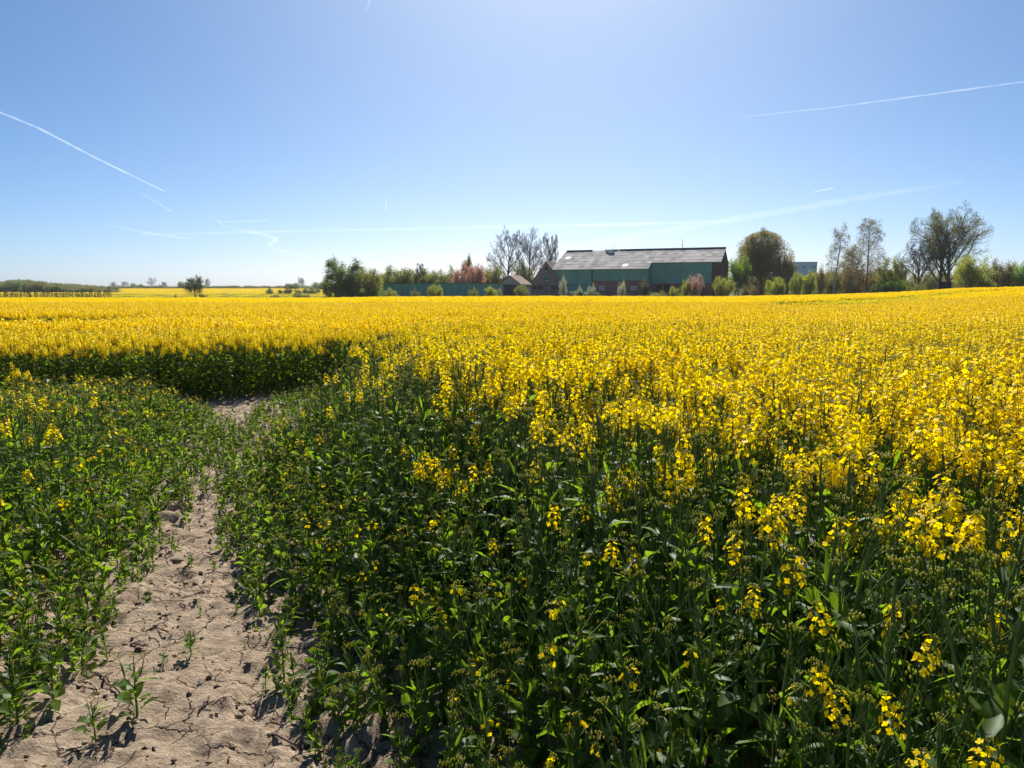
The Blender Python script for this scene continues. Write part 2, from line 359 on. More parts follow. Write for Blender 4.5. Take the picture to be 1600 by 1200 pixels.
OCT_V = np.array([[1, 0, 0], [-1, 0, 0], [0, 1, 0], [0, -1, 0], [0, 0, 1.5], [0, 0, -1.2]])
OCT_F = np.array([[0, 2, 4], [2, 1, 4], [1, 3, 4], [3, 0, 4], [2, 0, 5], [1, 2, 5], [3, 1, 5], [0, 3, 5]])
def head_geo(rng, nf, lod, ln=.07, rad=.024):
    """a raceme: open four-petalled flowers round the axis, green buds on top, young pods below"""
    g = Geo()
    V, F = tubes([[0, 0, -.03]], [[0, 0, ln]], [.0016], [.0012], 3); g.add(V, [(F, 0)])
    for k in range(nf):
        t = (k + rng.random()) / nf; z = ln * (t * .95); r = rad * (1.15 - .55 * t) * rng.uniform(.75, 1.2)
        a = k * 2.4 + rng.uniform(-.4, .4); el = rng.uniform(-.1, .9) + .3 * t
        c = np.array([r * math.cos(a), r * math.sin(a), z])
        nrm = np.array([math.cos(a) * math.cos(el), math.sin(a) * math.cos(el), math.sin(el)])
        u = np.cross(nrm, [0.1, .2, 1]); u /= np.linalg.norm(u); v = np.cross(nrm, u); ph = rng.uniform(0, 1.57)
        u, v = u * math.cos(ph) + v * math.sin(ph), v * math.cos(ph) - u * math.sin(ph)
        s = rng.uniform(.0078, .0100)
        if lod:
            s *= 1.45
            V = np.array([c + u * s, c + v * s, c - u * s, c - v * s]); g.add(V, [([[0, 1, 2, 3]], 2)]); continue
        if rng.random() < .85:
            V, F = tubes([[0, 0, z - .012]], [c - nrm * .002], [.0006], [.0006], 3); g.add(V, [(F, 3)])
        for p_, q_ in ((u, v), (v, -u), (-u, -v), (-v, u)):
            dr = nrm * s * rng.uniform(-.15, .3)
            V = np.array([c, c + p_ * s * .6 + q_ * s * .48 + dr * .7, c + p_ * s + q_ * s * .18 + dr * .2, c + p_ * s - q_ * s * .22 + dr * .2, c + p_ * s * .6 - q_ * s * .48 + dr * .7])
            g.add(V, [([[0, 1, 2, 3, 4]], 2)])
    nb = 3 if lod else 10
    for k in range(nb):
        a = k * 2.4; rr = .011 * math.sqrt(k / nb) * (1 if nf else 1.25)
        b = OCT_V * (rng.uniform(.0022, .0032) * (1.6 if lod else 1)) + np.array([rr * math.cos(a), rr * math.sin(a), ln + .006 - rr * .5 + rng.uniform(-.002, .002)])
        g.add(b, [(OCT_F, 3)])
    if not lod:
        for k in range(rng.integers(3, 9)):
            a = rng.uniform(0, 6.28); z = -.03 - rng.random() * .03; d = np.array([math.cos(a) * .6, math.sin(a) * .6, .8])
            V, F = tubes([[0, 0, z]], [d * .03 + [0, 0, z]], [.0012], [.0006], 3); g.add(V, [(F, 0)])
        g.add(*(lambda V, F: (V, [(F, 0)]))(*tubes([[0, 0, -.07]], [[0, 0, -.03]], [.0018], [.0016], 3)))
    return g

prng = np.random.default_rng(4)
PARTS = {}
for lod in (0, 1):
    for k in range(6): PARTS['leaf_broad', k, lod] = leaf_geo(prng, prng.uniform(.075, .125), prng.uniform(.028, .048), lod, True)
    for k in range(5): PARTS['leaf_slim', k, lod] = leaf_geo(prng, prng.uniform(.055, .10), prng.uniform(.015, .027), lod)
    for k in range(6): PARTS['flower', k, lod] = head_geo(prng, int(prng.integers(18, 34)), lod, prng.uniform(.065, .11), prng.uniform(.025, .033))
    for k in range(3): PARTS['few', k, lod] = head_geo(prng, int(prng.integers(3, 7)), lod, .035, .022)
    for k in range(3): PARTS['bud', k, lod] = head_geo(prng, 0, lod, .03, .02)

def orient(p, az, el, roll=0.0, s=1.0):
    return Matrix.Translation(p) @ Matrix.Rotation(az, 4, 'Z') @ Matrix.Rotation(-el, 4, 'Y') @ Matrix.Rotation(roll, 4, 'X') @ Matrix.Scale(s, 4)

def plant(rng, H, bloom, leafy, lod, nbr):
    if lod and bloom > .8: bloom = 1.0
    """returns (stem Geo, [(part key, matrix)])"""
    st = Geo(); parts = []
    P = [np.array([0, 0, -.02])]; d = np.array([rng.normal(0, .05), rng.normal(0, .05), 1.])
    ns = 4 if lod else 7
    for k in range(ns):
        d = d + np.array([rng.normal(0, .035), rng.normal(0, .035), 0]); P.append(P[-1] + d / np.linalg.norm(d) * (H - .09) / ns)
    P = np.array(P); R = np.linspace(.0078, .0030, ns + 1) * (H / 1.0) ** .5
    nsd = 3 if lod else 5
    V, F = tubes(P[:-1], P[1:], R[:-1], R[1:], nsd); st.add(V, [(F, 0)])
    at = lambda t: P[min(int(t * ns), ns - 1)] * (1 - (t * ns - min(int(t * ns), ns - 1))) + P[min(int(t * ns), ns - 1) + 1] * (t * ns - min(int(t * ns), ns - 1))
    def head():
        r = rng.random()
        return 'flower' if r < bloom else ('few' if r < bloom + .12 * (bloom > 0) else 'bud')
    def put_head(p, az, tilt, s=1.0):
        k = head(); parts.append(((k, int(rng.integers(6 if k == 'flower' else 3)), lod), Matrix.Translation(p) @ Matrix.Rotation(az, 4, 'Z') @ Matrix.Rotation(tilt, 4, 'Y') @ Matrix.Scale(s * rng.uniform(.85, 1.15), 4)))
    put_head(P[-1], rng.uniform(0, 6.28), .05, 1.15)
    for k in range(nbr):
        t = rng.uniform(.48, .86); p = at(t); az = k * 2.4 + rng.uniform(-.5, .5); el = rng.uniform(.75, 1.15)
        Lb = (1 - t) * H * rng.uniform(.75, 1.02)
        q1 = p + np.array([math.cos(az) * math.cos(el), math.sin(az) * math.cos(el), math.sin(el)]) * Lb * .5
        q2 = q1 + np.array([math.cos(az) * math.cos(el + .3), math.sin(az) * math.cos(el + .3), math.sin(el + .3)]) * Lb * .5
        V, F = tubes([p, q1], [q1, q2], [.0028, .0022], [.0022, .0017], 3); st.add(V, [(F, 0)])
        put_head(q2, az, .2)
        parts.append((('leaf_slim', int(rng.integers(5)), lod), orient(p, az + rng.uniform(-.5, .5), rng.uniform(-.2, .9), rng.uniform(-.6, .6), rng.uniform(.8, 1.3))))
        if rng.random() < .5: parts.append((('leaf_slim', int(rng.integers(5)), lod), orient(q1, az + rng.uniform(-1, 1), rng.uniform(0, .9), rng.uniform(-.6, .6), rng.uniform(.5, .8))))
    nl = leafy
    for k in range(nl):
        t = .04 + .84 * (k + rng.random()) / nl; big = 1.15 - .45 * t
        kind = 'leaf_broad' if t < .5 or rng.random() < .4 else 'leaf_slim'
        parts.append(((kind, int(rng.integers(5)), lod), orient(at(t), k * 2.4 + rng.uniform(-.6, .6), (rng.uniform(.75, 1.45) if rng.random() < .6 else rng.uniform(.1, 1.2)), rng.uniform(-1.3, 1.3), big * rng.uniform(.65, 1.25) * (H if H < .6 else 1) ** .35)))
    return st, parts

# classes: height, bloom, leaves, branches
CLS = {'full': (1.0, .85, 20, 4), 'half': (1.0, .20, 22, 4), 'budding': (1.0, .0, 25, 4), 'middling': (.62, .03, 19, 4), 'low': (.34, 0, 17, 2)}
KEYS = []; SPEC = []
proto_col = bpy.data.collections.new('crop_library')
def add_proto(g, name, mats=CROP_MATS):
    o = bpy.data.objects.new('%s_%03d' % ('crop', len(proto_col.objects)), g.mesh(name, mats)); proto_col.objects.link(o); return len(proto_col.objects) - 1
IDX = {}
for lod in (0, 1):
    for cname, (H, b, lf, nb) in CLS.items():
        for k in range(6):
            st, parts = plant(prng, H, b, lf if not lod else max(4, int(lf * .6)), lod, nb)
            g = Geo().put(st, Matrix.Identity(4))
            for key, M in parts: g.put(PARTS[key], M)
            i = add_proto(g, 'plant'); IDX.setdefault((cname, lod), []).append(i)
            if not lod: SPEC.append((i, cname, st, parts, H))

# far crop: one square metre of head tops, leaves and stems
def patch(rng, size, nplants, fq):
    g = Geo(); n = nplants * 4
    c = (rng.random((n, 2)) - .5) * size
    hh = 1.0 + rng.normal(0, .035, n)
    vs = []; fs = []
    def quads(cx, cy, cz, s, mat, up=.5):
        m = len(cx); nrm = rng.normal(size=(m, 3)); nrm[:, 2] *= up; nrm /= np.linalg.norm(nrm, axis=1, keepdims=True)
        ref = rng.normal(size=(m, 3)); u = np.cross(nrm, ref); u /= np.linalg.norm(u, axis=1, keepdims=True); v = np.cross(nrm, u)
        C = np.stack([cx, cy, cz], 1); s = np.asarray(s).reshape(-1, 1)
        V = np.stack([C + u * s, C + v * s, C - u * s, C - v * s], 1).reshape(-1, 3)
        g.add(V, [(np.arange(m * 4).reshape(-1, 4), mat)])
    k = fq
    rx = np.repeat(c[:, 0], k) + rng.normal(0, .017, n * k); ry = np.repeat(c[:, 1], k) + rng.normal(0, .017, n * k)
    rz = np.repeat(hh, k) - rng.random(n * k) * .06
    quads(rx, ry, rz, rng.uniform(.014, .021, n * k), 2, 1)
    m = n; quads(c[::3, 0], c[::3, 1], hh[::3] + .01, np.full(len(hh[::3]), .008), 3, 1)
    m = n * 2; quads((rng.random(m) - .5) * size, (rng.random(m) - .5) * size, rng.uniform(.55, .93, m), rng.uniform(.02, .04, m), 1)
    m = n; quads((rng.random(m) - .5) * size, (rng.random(m) - .5) * size, rng.uniform(.05, .6, m), rng.uniform(.04, .08, m), 1)
    V, F = tubes(np.column_stack([c * .97, np.full(n, .1)])[::2], np.column_stack([c, hh - .05])[::2], np.full((n + 1) // 2, .005), np.full((n + 1) // 2, .003), 3); g.add(V, [(F, 0)])
    return g
for k in range(5): IDX.setdefault('patch', []).append(add_proto(patch(prng, 1.15, 30, 11), 'patch'))

for k in range(3): IDX.setdefault('thin', []).append(add_proto(patch(prng, 1.15, 26, 1), 'patch'))

def scatter(name, pts, rot, scl, idx, coll, kind='stuff'):
    me = bpy.data.meshes.new(name); n = len(pts)
    me.vertices.add(n); me.vertices.foreach_set('co', np.asarray(pts, np.float32).ravel())
    for an, ty, data, key in (('rot', 'FLOAT_VECTOR', rot, 'vector'), ('scl', 'FLOAT_VECTOR', scl, 'vector'), ('idx', 'INT', idx, 'value')):
        a = me.attributes.new(an, ty, 'POINT'); a.data.foreach_set(key, np.asarray(data, np.int32 if ty == 'INT' else np.float32).ravel())
    o = link(name, me); o['kind'] = kind
    ng = bpy.data.node_groups.new(name + '_scatter', 'GeometryNodeTree')
    ng.interface.new_socket('Geometry', in_out='INPUT', socket_type='NodeSocketGeometry'); ng.interface.new_socket('Geometry', in_out='OUTPUT', socket_type='NodeSocketGeometry')
    N = ng.nodes; L = ng.links
    gi = N.new('NodeGroupInput'); go = N.new('NodeGroupOutput'); ip = N.new('GeometryNodeInstanceOnPoints'); ci = N.new('GeometryNodeCollectionInfo')
    ci.inputs['Collection'].default_value = coll; ci.inputs['Separate Children'].default_value = True; ci.inputs['Reset Children'].default_value = True
    def attr(nm, ty):
        a = N.new('GeometryNodeInputNamedAttribute'); a.data_type = ty; a.inputs['Name'].default_value = nm; return a.outputs['Attribute']
    L.new(gi.outputs[0], ip.inputs['Points']); L.new(ci.outputs[0], ip.inputs['Instance']); ip.inputs['Pick Instance'].default_value = True
    L.new(attr('idx', 'INT'), ip.inputs['Instance Index']); L.new(attr('scl', 'FLOAT_VECTOR'), ip.inputs['Scale'])
    e = N.new('FunctionNodeEulerToRotation'); L.new(attr('rot', 'FLOAT_VECTOR'), e.inputs[0]); L.new(e.outputs[0], ip.inputs['Rotation'])
    L.new(ip.outputs[0], go.inputs[0])
    md = o.modifiers.new('scatter', 'NODES'); md.node_group = ng
    return o

# ------------------------------------------------------------------ trees
def grow(rng, lv, trunk_h, r0, lean=(0, 0), trunks=1, spread0=0.0):
    """lv: per level dict(n, len, ang, segs, wander, trop, start). returns segments P0,P1,R0,R1,level"""
    out = []; stack = []
    for k in range(trunks):
        a = rng.uniform(0, 6.28); s = spread0 * rng.uniform(.5, 1)
        d = np.array([lean[0] + math.cos(a) * s, lean[1] + math.sin(a) * s, 1.]); stack.append((np.array([math.cos(a), math.sin(a), 0]) * r0 * (1.2 if trunks > 1 else 0), d / np.linalg.norm(d), trunk_h * rng.uniform(.9, 1.1), r0, 0))
    while stack:
        p, d, Ln, r, l = stack.pop(); q = lv[l]; n = q['segs']; pts = [p]; rs = [r]; ds = [d]
        for i in range(n):
            d = d + rng.normal(0, q['wander'], 3) + np.array([0, 0, q['trop']]); d = d / math.sqrt(d @ d)
            p = p + d * Ln / n; pts.append(p); rs.append(r * (1 - (i + 1) / n * (1 - q.get('taper', .45)))); ds.append(d)
        for i in range(n): out.append((pts[i], pts[i + 1], rs[i], rs[i + 1], l))
        if l + 1 < len(lv):
            c = lv[l + 1]; nc = max(1, int(rng.normal(c['n'], c['n'] * .15) + .5)); ph = rng.uniform(0, 6.28)
            for k in range(nc):
                t = c['start'] + (1 - c['start']) * (k + rng.random()) / nc; x = t * n; i = min(int(x), n - 1); f = x - i
                b = pts[i] * (1 - f) + pts[i + 1] * f; dd = ds[i + 1]
                az = ph + k * 2.4; u = np.cross(dd, [.3, .2, 1.]); u /= math.sqrt(u @ u) + 1e-9; v = np.cross(dd, u)
                an = c['ang'] * rng.uniform(.7, 1.3)
                nd = dd * math.cos(an) + (u * math.cos(az) + v * math.sin(az)) * math.sin(an)
                fall = 1 - c.get('cone', .35) * t
                stack.append((b, nd / math.sqrt(nd @ nd), Ln * c['len'] * rng.uniform(.75, 1.2) * fall, (rs[i] * (1 - f) + rs[i + 1] * f) * c.get('rad', .6), l + 1))
    return [np.array([o[k] for o in out]) for k in range(5)]

def cards(rng, C, size, V0=None, tall=1.0):
    m = len(C); nrm = rng.normal(size=(m, 3)); nrm /= np.linalg.norm(nrm, axis=1, keepdims=True)
    ref = rng.normal(size=(m, 3)); u = np.cross(nrm, ref); u /= np.linalg.norm(u, axis=1, keepdims=True); v = np.cross(nrm, u)
    s = size * rng.uniform(.55, 1.2, (m, 1))
    V = np.stack([C + u * s, C + v * s * .6, C - u * s, C - v * s * .6], 1).reshape(-1, 3)
    return V, np.arange(m * 4).reshape(-1, 4)

def tree_meshes(rng, lv, trunk_h, r0, W, H, nleaf, lsize, rmin=.012, limb_levels=2, lmat=None, bmat=M_BARK, jitter=.25, sky_gap=.42, droop=0.0, fill=0, **kw):
    P0, P1, R0, R1, LV = grow(rng, lv, trunk_h, r0, **kw)
    hi = np.percentile(P1[:, 2], 99.8); ext = max(np.percentile(np.hypot(P1[:, 0], P1[:, 1]), 94), .01)
    S = np.array([W / 2 / ext, W / 2 / ext, H / hi]); P0 = P0 * S; P1 = P1 * S
    for Q in (P0, P1):
        rr_q = np.hypot(Q[:, 0], Q[:, 1]) + 1e-6; zc = Q[:, 2] / H; lim = W * .46 * np.where(zc > .5, np.sqrt(np.clip(1 - ((zc - .5) / .56) ** 2, .08, 1)), 1.0); nr = np.where(rr_q > lim, lim + (W * .10) * np.tanh((rr_q - lim) / (W * .25)), rr_q); Q[:, :2] *= (nr / rr_q)[:, None]
    R0 = np.maximum(R0, rmin); R1 = np.maximum(R1, rmin)
    P0[:, 2] -= np.where(P0[:, 2] < .01, .3, 0)
    big = LV < limb_levels
    tg = Geo(); V, F = tubes(P0[big], P1[big], R0[big], R1[big], 6); tg.add(V, [(F, 0)])
    cg = Geo(); sm = ~big
    if sm.any(): V, F = tubes(P0[sm], P1[sm], R0[sm], R1[sm], 3); cg.add(V, [(F, 0)])
    if nleaf:
        last = np.where(LV >= len(lv) - 2)[0]
        k = rng.choice(last, nleaf); f = rng.random((nleaf, 1)); C = P0[k] * (1 - f) + P1[k] * f
        C = C + rng.normal(0, jitter, C.shape); C[:, 2] -= abs(rng.normal(0, 1, nleaf)) * droop
        key = vnoise(C[:, 0] * .9 + C[:, 1] * .37, C[:, 2] * .9 - C[:, 1] * .5, 7)
        C = C[key > sky_gap - rng.random(len(C)) * .35]
        V, F = cards(rng, C, lsize); cg.add(V, [(F, 1)])
    if fill:
        n = fill; th = rng.uniform(0, 6.2832, n); cz_ = rng.uniform(-.55, 1, n); q_ = np.sqrt(1 - cz_ ** 2); rad_ = rng.uniform(.45, 1, n) ** .6
        wob = .66 + .62 * vnoise(th * 1.9 + 9, cz_ * 3.6, 3)
        C = np.stack([q_ * np.cos(th) * W * .47, q_ * np.sin(th) * W * .47, H * .56 + cz_ * H * .43], 1) * np.stack([rad_ * wob, rad_ * wob, np.ones(n)], 1)
        C[:, 2] = H * .56 + (C[:, 2] - H * .56) * (.9 + .1 * wob) * rad_ ** .3
        C = C[vnoise(C[:, 0] * 1.1 + C[:, 1] * .6, C[:, 2] * .8 - C[:, 1] * .7, 19) > .52 - rng.random(n) * .3]
        V, F = cards(rng, C, lsize); V[:, 2] = V[:, 2]; cg.add(V, [(F, 1)])
    mats = [bmat, lmat or bmat]
    return tg.mesh('trunk', mats), cg.mesh('crown', mats)

LEVEL_BARE = [dict(segs=7, wander=.05, trop=.02, taper=.35), dict(n=15, len=.58, ang=.62, segs=6, wander=.09, trop=.06, start=.22, cone=.35, rad=.5), dict(n=9, len=.42, ang=.6, segs=5, wander=.12, trop=.06, start=.2, rad=.55), dict(n=7, len=.5, ang=.6, segs=4, wander=.16, trop=.05, start=.15, rad=.5), dict(n=6, len=.55, ang=.6, segs=2, wander=.2, trop=.02, start=.1, rad=.6)]
LEVEL_BROAD = [dict(segs=5, wander=.05, trop=.02, taper=.4), dict(n=14, len=.82, ang=.55, segs=7, wander=.08, trop=.055, start=.30, cone=.3, rad=.5), dict(n=9, len=.45, ang=.6, segs=5, wander=.14, trop=.02, start=.25, rad=.5), dict(n=7, len=.5, ang=.7, segs=4, wander=.16, trop=0, start=.15, rad=.5), dict(n=5, len=.5, ang=.6, segs=2, wander=.2, trop=-.02, start=.1, rad=.6)]
LEVEL_BIRCH = [dict(segs=12, wander=.025, trop=.03, taper=.15), dict(n=26, len=.33, ang=.75, segs=6, wander=.08, trop=.06, start=.24, cone=.62, rad=.35), dict(n=7, len=.45, ang=.7, segs=5, wander=.1, trop=-.10, start=.2, rad=.5), dict(n=6, len=.75, ang=.6, segs=5, wander=.08, trop=-.34, start=.2, rad=.5)]
LEVEL_WILLOW = [dict(segs=5, wander=.04, trop=.03, taper=.3), dict(n=22, len=.62, ang=.8, segs=6, wander=.09, trop=.05, start=.12, cone=.45, rad=.4), dict(n=10, len=.42, ang=.8, segs=5, wander=.14, trop=.02, start=.15, rad=.5), dict(n=8, len=.7, ang=.7, segs=5, wander=.1, trop=-.28, start=.15, rad=.5)]
LEVEL_BUSH = [dict(segs=4, wander=.12, trop=.03, taper=.4), dict(n=7, len=.6, ang=.75, segs=4, wander=.16, trop=.03, start=.1, cone=.4, rad=.5), dict(n=6, len=.5, ang=.8, segs=3, wander=.2, trop=.02, start=.15, rad=.5), dict(n=4, len=.5, ang=.7, segs=2, wander=.2, trop=0, start=.1, rad=.6)]

def plant_tree(name, label, cat, px, Y, wpx, top, species, lmat=None, seed=1, nleaf=None, lsize=None, bmat=M_BARK, group=None, gap=.42, fill=0):
    """wpx and top: width and top as seen; become metres at the tree's own distance"""
    X = x_at(px, Y); gz_ = float(ground_z(X, Y)); H = z_at(top, Y) - gz_; W = wpx / FOC * Y * 1.0
    rng = np.random.default_rng(seed)
    kw = dict(bare=dict(lv=LEVEL_BARE, trunk_h=1.0, r0=.018 * H, rmin=.011, droop=0), broad=dict(lv=LEVEL_BROAD, trunk_h=1.0, r0=.022 * H, rmin=.012),
              birch=dict(lv=LEVEL_BIRCH, trunk_h=1.0, r0=.014 * H, rmin=.013, limb_levels=1), willow=dict(lv=LEVEL_WILLOW, trunk_h=1.0, r0=.03 * H, rmin=.014, droop=.25))[species]
    kw = dict(kw); lv = [dict(q) for q in kw.pop('lv')]; th = kw.pop('trunk_h'); r0 = kw.pop('r0')
    tm, cm_ = tree_meshes(rng, lv, th, r0, W, H, nleaf or 0, lsize or .1, lmat=lmat, bmat=bmat, sky_gap=gap, fill=fill, **kw)
    t = thing(name, label, cat, (X, Y, gz_), 0, group)
    link('trunk', tm, t); link('crown', cm_, t)
    return t

# shared shrub shapes of unit width and height
BUSH = []
for k in range(6):
    rng = np.random.default_rng(100 + k)
    BUSH.append(tree_meshes(rng, LEVEL_BUSH, .6, .02, 1.0, 1.0, [11000, 10000, 7000, 11000, 5000, 9000][k], .017, rmin=.0025, limb_levels=1, lmat=L_OLIVE, jitter=.045, sky_gap=[.36, .4, .5, .3, .55, .4][k], trunks=[7, 5, 6, 8, 5, 1][k], spread0=[.6, .5, .7, .8, .5, .1][k]))
def shrub(name, label, cat, px, Y, wpx, top, lmat, shape, group=None, rz=None, bottom=None):
    X = x_at(px, Y); gz_ = float(ground_z(X, Y)); H = z_at(top, Y) - gz_; W = wpx / FOC * Y
    t = thing(name, label, cat, (X, Y, gz_), (px * 1.7) % 6.28 if rz is None else rz, group); t.scale = (W, W, H)
    for nm, me in zip(('trunk', 'crown'), BUSH[shape]):
        o = link(nm, me, t)
        if len(me.materials) > 1:
            o.material_slots[-1].link = 'OBJECT'; o.material_slots[-1].material = lmat
    return t

# ------------------------------------------------------------------ barn, brick house, shed, wall
PHI = math.radians(23.5)
M_GREEN = plain_mat('green_sheet_metal', (0.15, 0.36, 0.28), 0.55, (0.115, 0.30, 0.235), 0.35, bump=0, spec=.4, objvar=.06)
M_GREEN_D = plain_mat('green_painted_wood', (0.04, 0.19, 0.10), 0.6, spec=.3)
M_ROOF = plain_mat('fibre_cement_sheet', (0.35, 0.335, 0.33), 0.85, (0.13, 0.12, 0.12), 2.2, (2.2, .6, 1), .01, objvar=.36)
M_ROOF_R = plain_mat('rust_brown_roof', (0.17, 0.09, 0.075), 0.85, (0.10, 0.06, 0.05), 1.5, objvar=.15)
M_BRICK = None
def brick_mat(name, a, b, mortar):
    m, t, out = new_mat(name); N = t.nodes; L = t.links
    p = N.new('ShaderNodeBsdfPrincipled'); p.inputs['Roughness'].default_value = .9; p.inputs['Specular IOR Level'].default_value = .2
    tc = N.new('ShaderNodeTexCoord'); mp = N.new('ShaderNodeMapping'); mp.inputs['Rotation'].default_value = (math.pi / 2, 0, 0); L.new(tc.outputs['Object'], mp.inputs[0])
    br = N.new('ShaderNodeTexBrick'); br.inputs['Scale'].default_value = 1.0; br.inputs['Brick Width'].default_value = .25; br.inputs['Row Height'].default_value = .08; br.inputs['Mortar Size'].default_value = .006
    br.inputs['Color1'].default_value = rgb(a); br.inputs['Color2'].default_value = rgb(b); br.inputs['Mortar'].default_value = rgb(mortar); L.new(mp.outputs[0], br.inputs[0])
    no = N.new('ShaderNodeTexNoise'); no.inputs['Scale'].default_value = .9; no.inputs['Detail'].default_value = 6; L.new(tc.outputs['Object'], no.inputs[0])
    mx = N.new('ShaderNodeMix'); mx.data_type = 'RGBA'; mx.blend_type = 'MULTIPLY'; mx.inputs[0].default_value = .6; L.new(br.outputs[0], mx.inputs[6])
    cr = N.new('ShaderNodeMapRange'); cr.inputs[1].default_value = .3; cr.inputs[2].default_value = .7; cr.inputs[3].default_value = .55; cr.inputs[4].default_value = 1.2; L.new(no.outputs[0], cr.inputs[0])
    cb = N.new('ShaderNodeCombineColor'); [L.new(cr.outputs[0], cb.inputs[i]) for i in range(3)]; L.new(cb.outputs[0], mx.inputs[7])
    L.new(mx.outputs[2], p.inputs['Base Color']); L.new(p.outputs[0], out.inputs[0]); return m
M_BRICK = brick_mat('red_brick', (0.40, 0.15, 0.11), (0.30, 0.11, 0.085), (0.38, 0.32, 0.28))
M_BRICK_O = brick_mat('old_brown_brick', (0.29, 0.17, 0.15), (0.21, 0.125, 0.115), (0.32, 0.28, 0.26))
M_DARK = plain_mat('dark_opening', (0.02, 0.018, 0.018), .8)
M_WOOD = plain_mat('brown_boards', (0.14, 0.075, 0.055), .85, (0.09, 0.05, 0.04), 3, (4, 1, .3), objvar=.12)
M_WHITE = plain_mat('white_paint', (0.75, 0.75, 0.73), .6)
M_GREY = plain_mat('grey_render', (0.36, 0.37, 0.38), .85)
M_SLATE = plain_mat('dark_door', (0.075, 0.07, 0.08), .7)
M_METAL = plain_mat('zinc', (0.35, 0.36, 0.36), .45, metal=.6)
M_GLASS = plain_mat('window_glass', (0.30, 0.34, 0.38), .08, spec=.8)
M_FIBRE = plain_mat('translucent_roof_sheet', (0.75, 0.76, 0.74), .5)
M_BLUE = plain_mat('pale_blue_cladding', (0.46, 0.55, 0.66), .6)

SIN, COS = math.sin(PHI), math.cos(PHI)
bz = -0.75
RL = 11.9; LL = 18.4; L_ = RL + LL
FR = (x_at(1123, 125), 125.0)
org = (FR[0] - L_ * COS, FR[1] + L_ * SIN)
def bw(x, y, z=0): return (org[0] + x * COS + y * SIN, org[1] - x * SIN + y * COS, bz + z)
ridge = z_at(387, FR[1] + 6 * COS) - bz; eaveR = z_at(409, 127) - bz; eaveL = eaveR - 1.12
slope = (ridge - eaveR) / 6.0; prot = 1.12 / slope
barn = thing('barn', 'long green-clad barn with weathered grey sheet roof behind the yellow field', 'barn', bw(0, 0), -PHI)

def corrugated(x0, x1, y, z0, z1, pitch=.25, d=.03, n=None):
    """vertical trapezoid sheet facing -y, with thickness towards +y"""
    xs = [x0]; ys = [0]; k = 0; x = x0
    while x < x1 - 1e-4:
        x = min(x1, x0 + (k + 1) * pitch / 2); xs.append(x); ys.append(d if k % 2 == 0 else 0); k += 1
    m = MB(); n = len(xs)
    m.add([(a, y - b, z0) for a, b in zip(xs, ys)] + [(a, y - b, z1) for a, b in zip(xs, ys)] + [(a, y - b + .05, z0) for a, b in zip(xs, ys)] + [(a, y - b + .05, z1) for a, b in zip(xs, ys)],
          [(i, i + 1, i + 1 + n, i + n) for i in range(n - 1)] + [(i + 2 * n, i + 3 * n, i + 1 + 3 * n, i + 1 + 2 * n) for i in range(n - 1)] + [(i + n, i + 1 + n, i + 1 + 3 * n, i + 3 * n) for i in range(n - 1)])
    return m
# core walls (dark, hidden shell)
MB().box(LL + .05, L_ - .35, .08, 11.6, -.5, 3.18).build('plinth_wall', M_BRICK, barn)
sh = MB().prism([(0, 0), (1, 0)], 0, 0) if False else None
def gable_wall(x0, x1, yf, ze, name, mat):
    m = MB(); m.add([(x0, yf, -.5), (x0, 12, -.5), (x0, 12, eaveR), (x0, 6, ridge - .15), (x0, yf, ze - .1), (x1, yf, -.5), (x1, 12, -.5), (x1, 12, eaveR), (x1, 6, ridge - .15), (x1, yf, ze - .1)],
                    [(0, 4, 3, 2, 1), (5, 6, 7, 8, 9), (0, 1, 6, 5), (1, 2, 7, 6), (0, 5, 9, 4), (2, 3, 8, 7), (3, 4, 9, 8)]); return m.build(name, mat, barn)
gable_wall(L_ - .3, L_, .06, eaveR, 'gable_wall', M_WOOD)
gable_wall(0.0, .3, -prot + .06, eaveL, 'gable_wall', M_BRICK_O)
gable_wall(LL - .2, LL - .02, -prot + .06, eaveL, 'partition_wall', M_GREEN)
MB().box(.3, L_ - .3, 11.7, 11.95, -.5, eaveR - .1).build('rear_wall', M_BRICK, barn)
# brown boards down the right corner of the front
for k in range(5): MB().box(L_ - 1.25 + k * .25, L_ - 1.02 + k * .25, -.02 - .012 * (k % 2), .07, -.4, eaveR - .12).build('board', M_WOOD, barn)
for k in range(40):                                  # vertical boards on the right gable
    y0 = .1 + k * .295; zt = min(eaveR + slope * y0, ridge - slope * (y0 + .28 - 6) if y0 > 5.9 else 99) - .2
    MB().box(L_ + .002, L_ + .03 + .012 * (k % 3), y0, y0 + .27, -.4, min(zt, ridge - .25)).build('board', M_WOOD, barn)
# green sheets
def cladding(x0, x1, y, z0, z1, w_=2.95):
    n = max(1, round((x1 - x0) / w_)); s = (x1 - x0) / n
    for k in range(n): corrugated(x0 + k * s + .012, x0 + (k + 1) * s - .012, y, z0, z1).build('cladding_panel', M_GREEN, barn)
cladding(LL + .1, L_ - 1.3, .02, 3.2, eaveR - .1)
cladding(8.2, LL - .05, -prot, eaveL - 2.15, eaveL - .08)
cladding(.05, 7.9, -prot, 2.95, eaveL - .08); cladding(.05, 7.9, -prot + .04, -.3, 2.84)
MB().box(0, 8, -prot - .05, -prot + .01, 2.85, 2.94).build('dark_rail', M_DARK, barn)
corrugated(0, prot - .05, 0, .0, 1.0)
m = MB()                                             # side of the step facing right
m.add([(LL, -prot, -.3), (LL, 0, -.3), (LL, 0, eaveR - .15), (LL, -prot, eaveL - .1), (LL - .05, -prot, -.3), (LL - .05, 0, -.3), (LL - .05, 0, eaveR - .15), (LL - .05, -prot, eaveL - .1)], [(0, 1, 2, 3), (7, 6, 5, 4), (0, 3, 7, 4), (3, 2, 6, 7)])
m.build('step_wall', M_GREEN, barn)
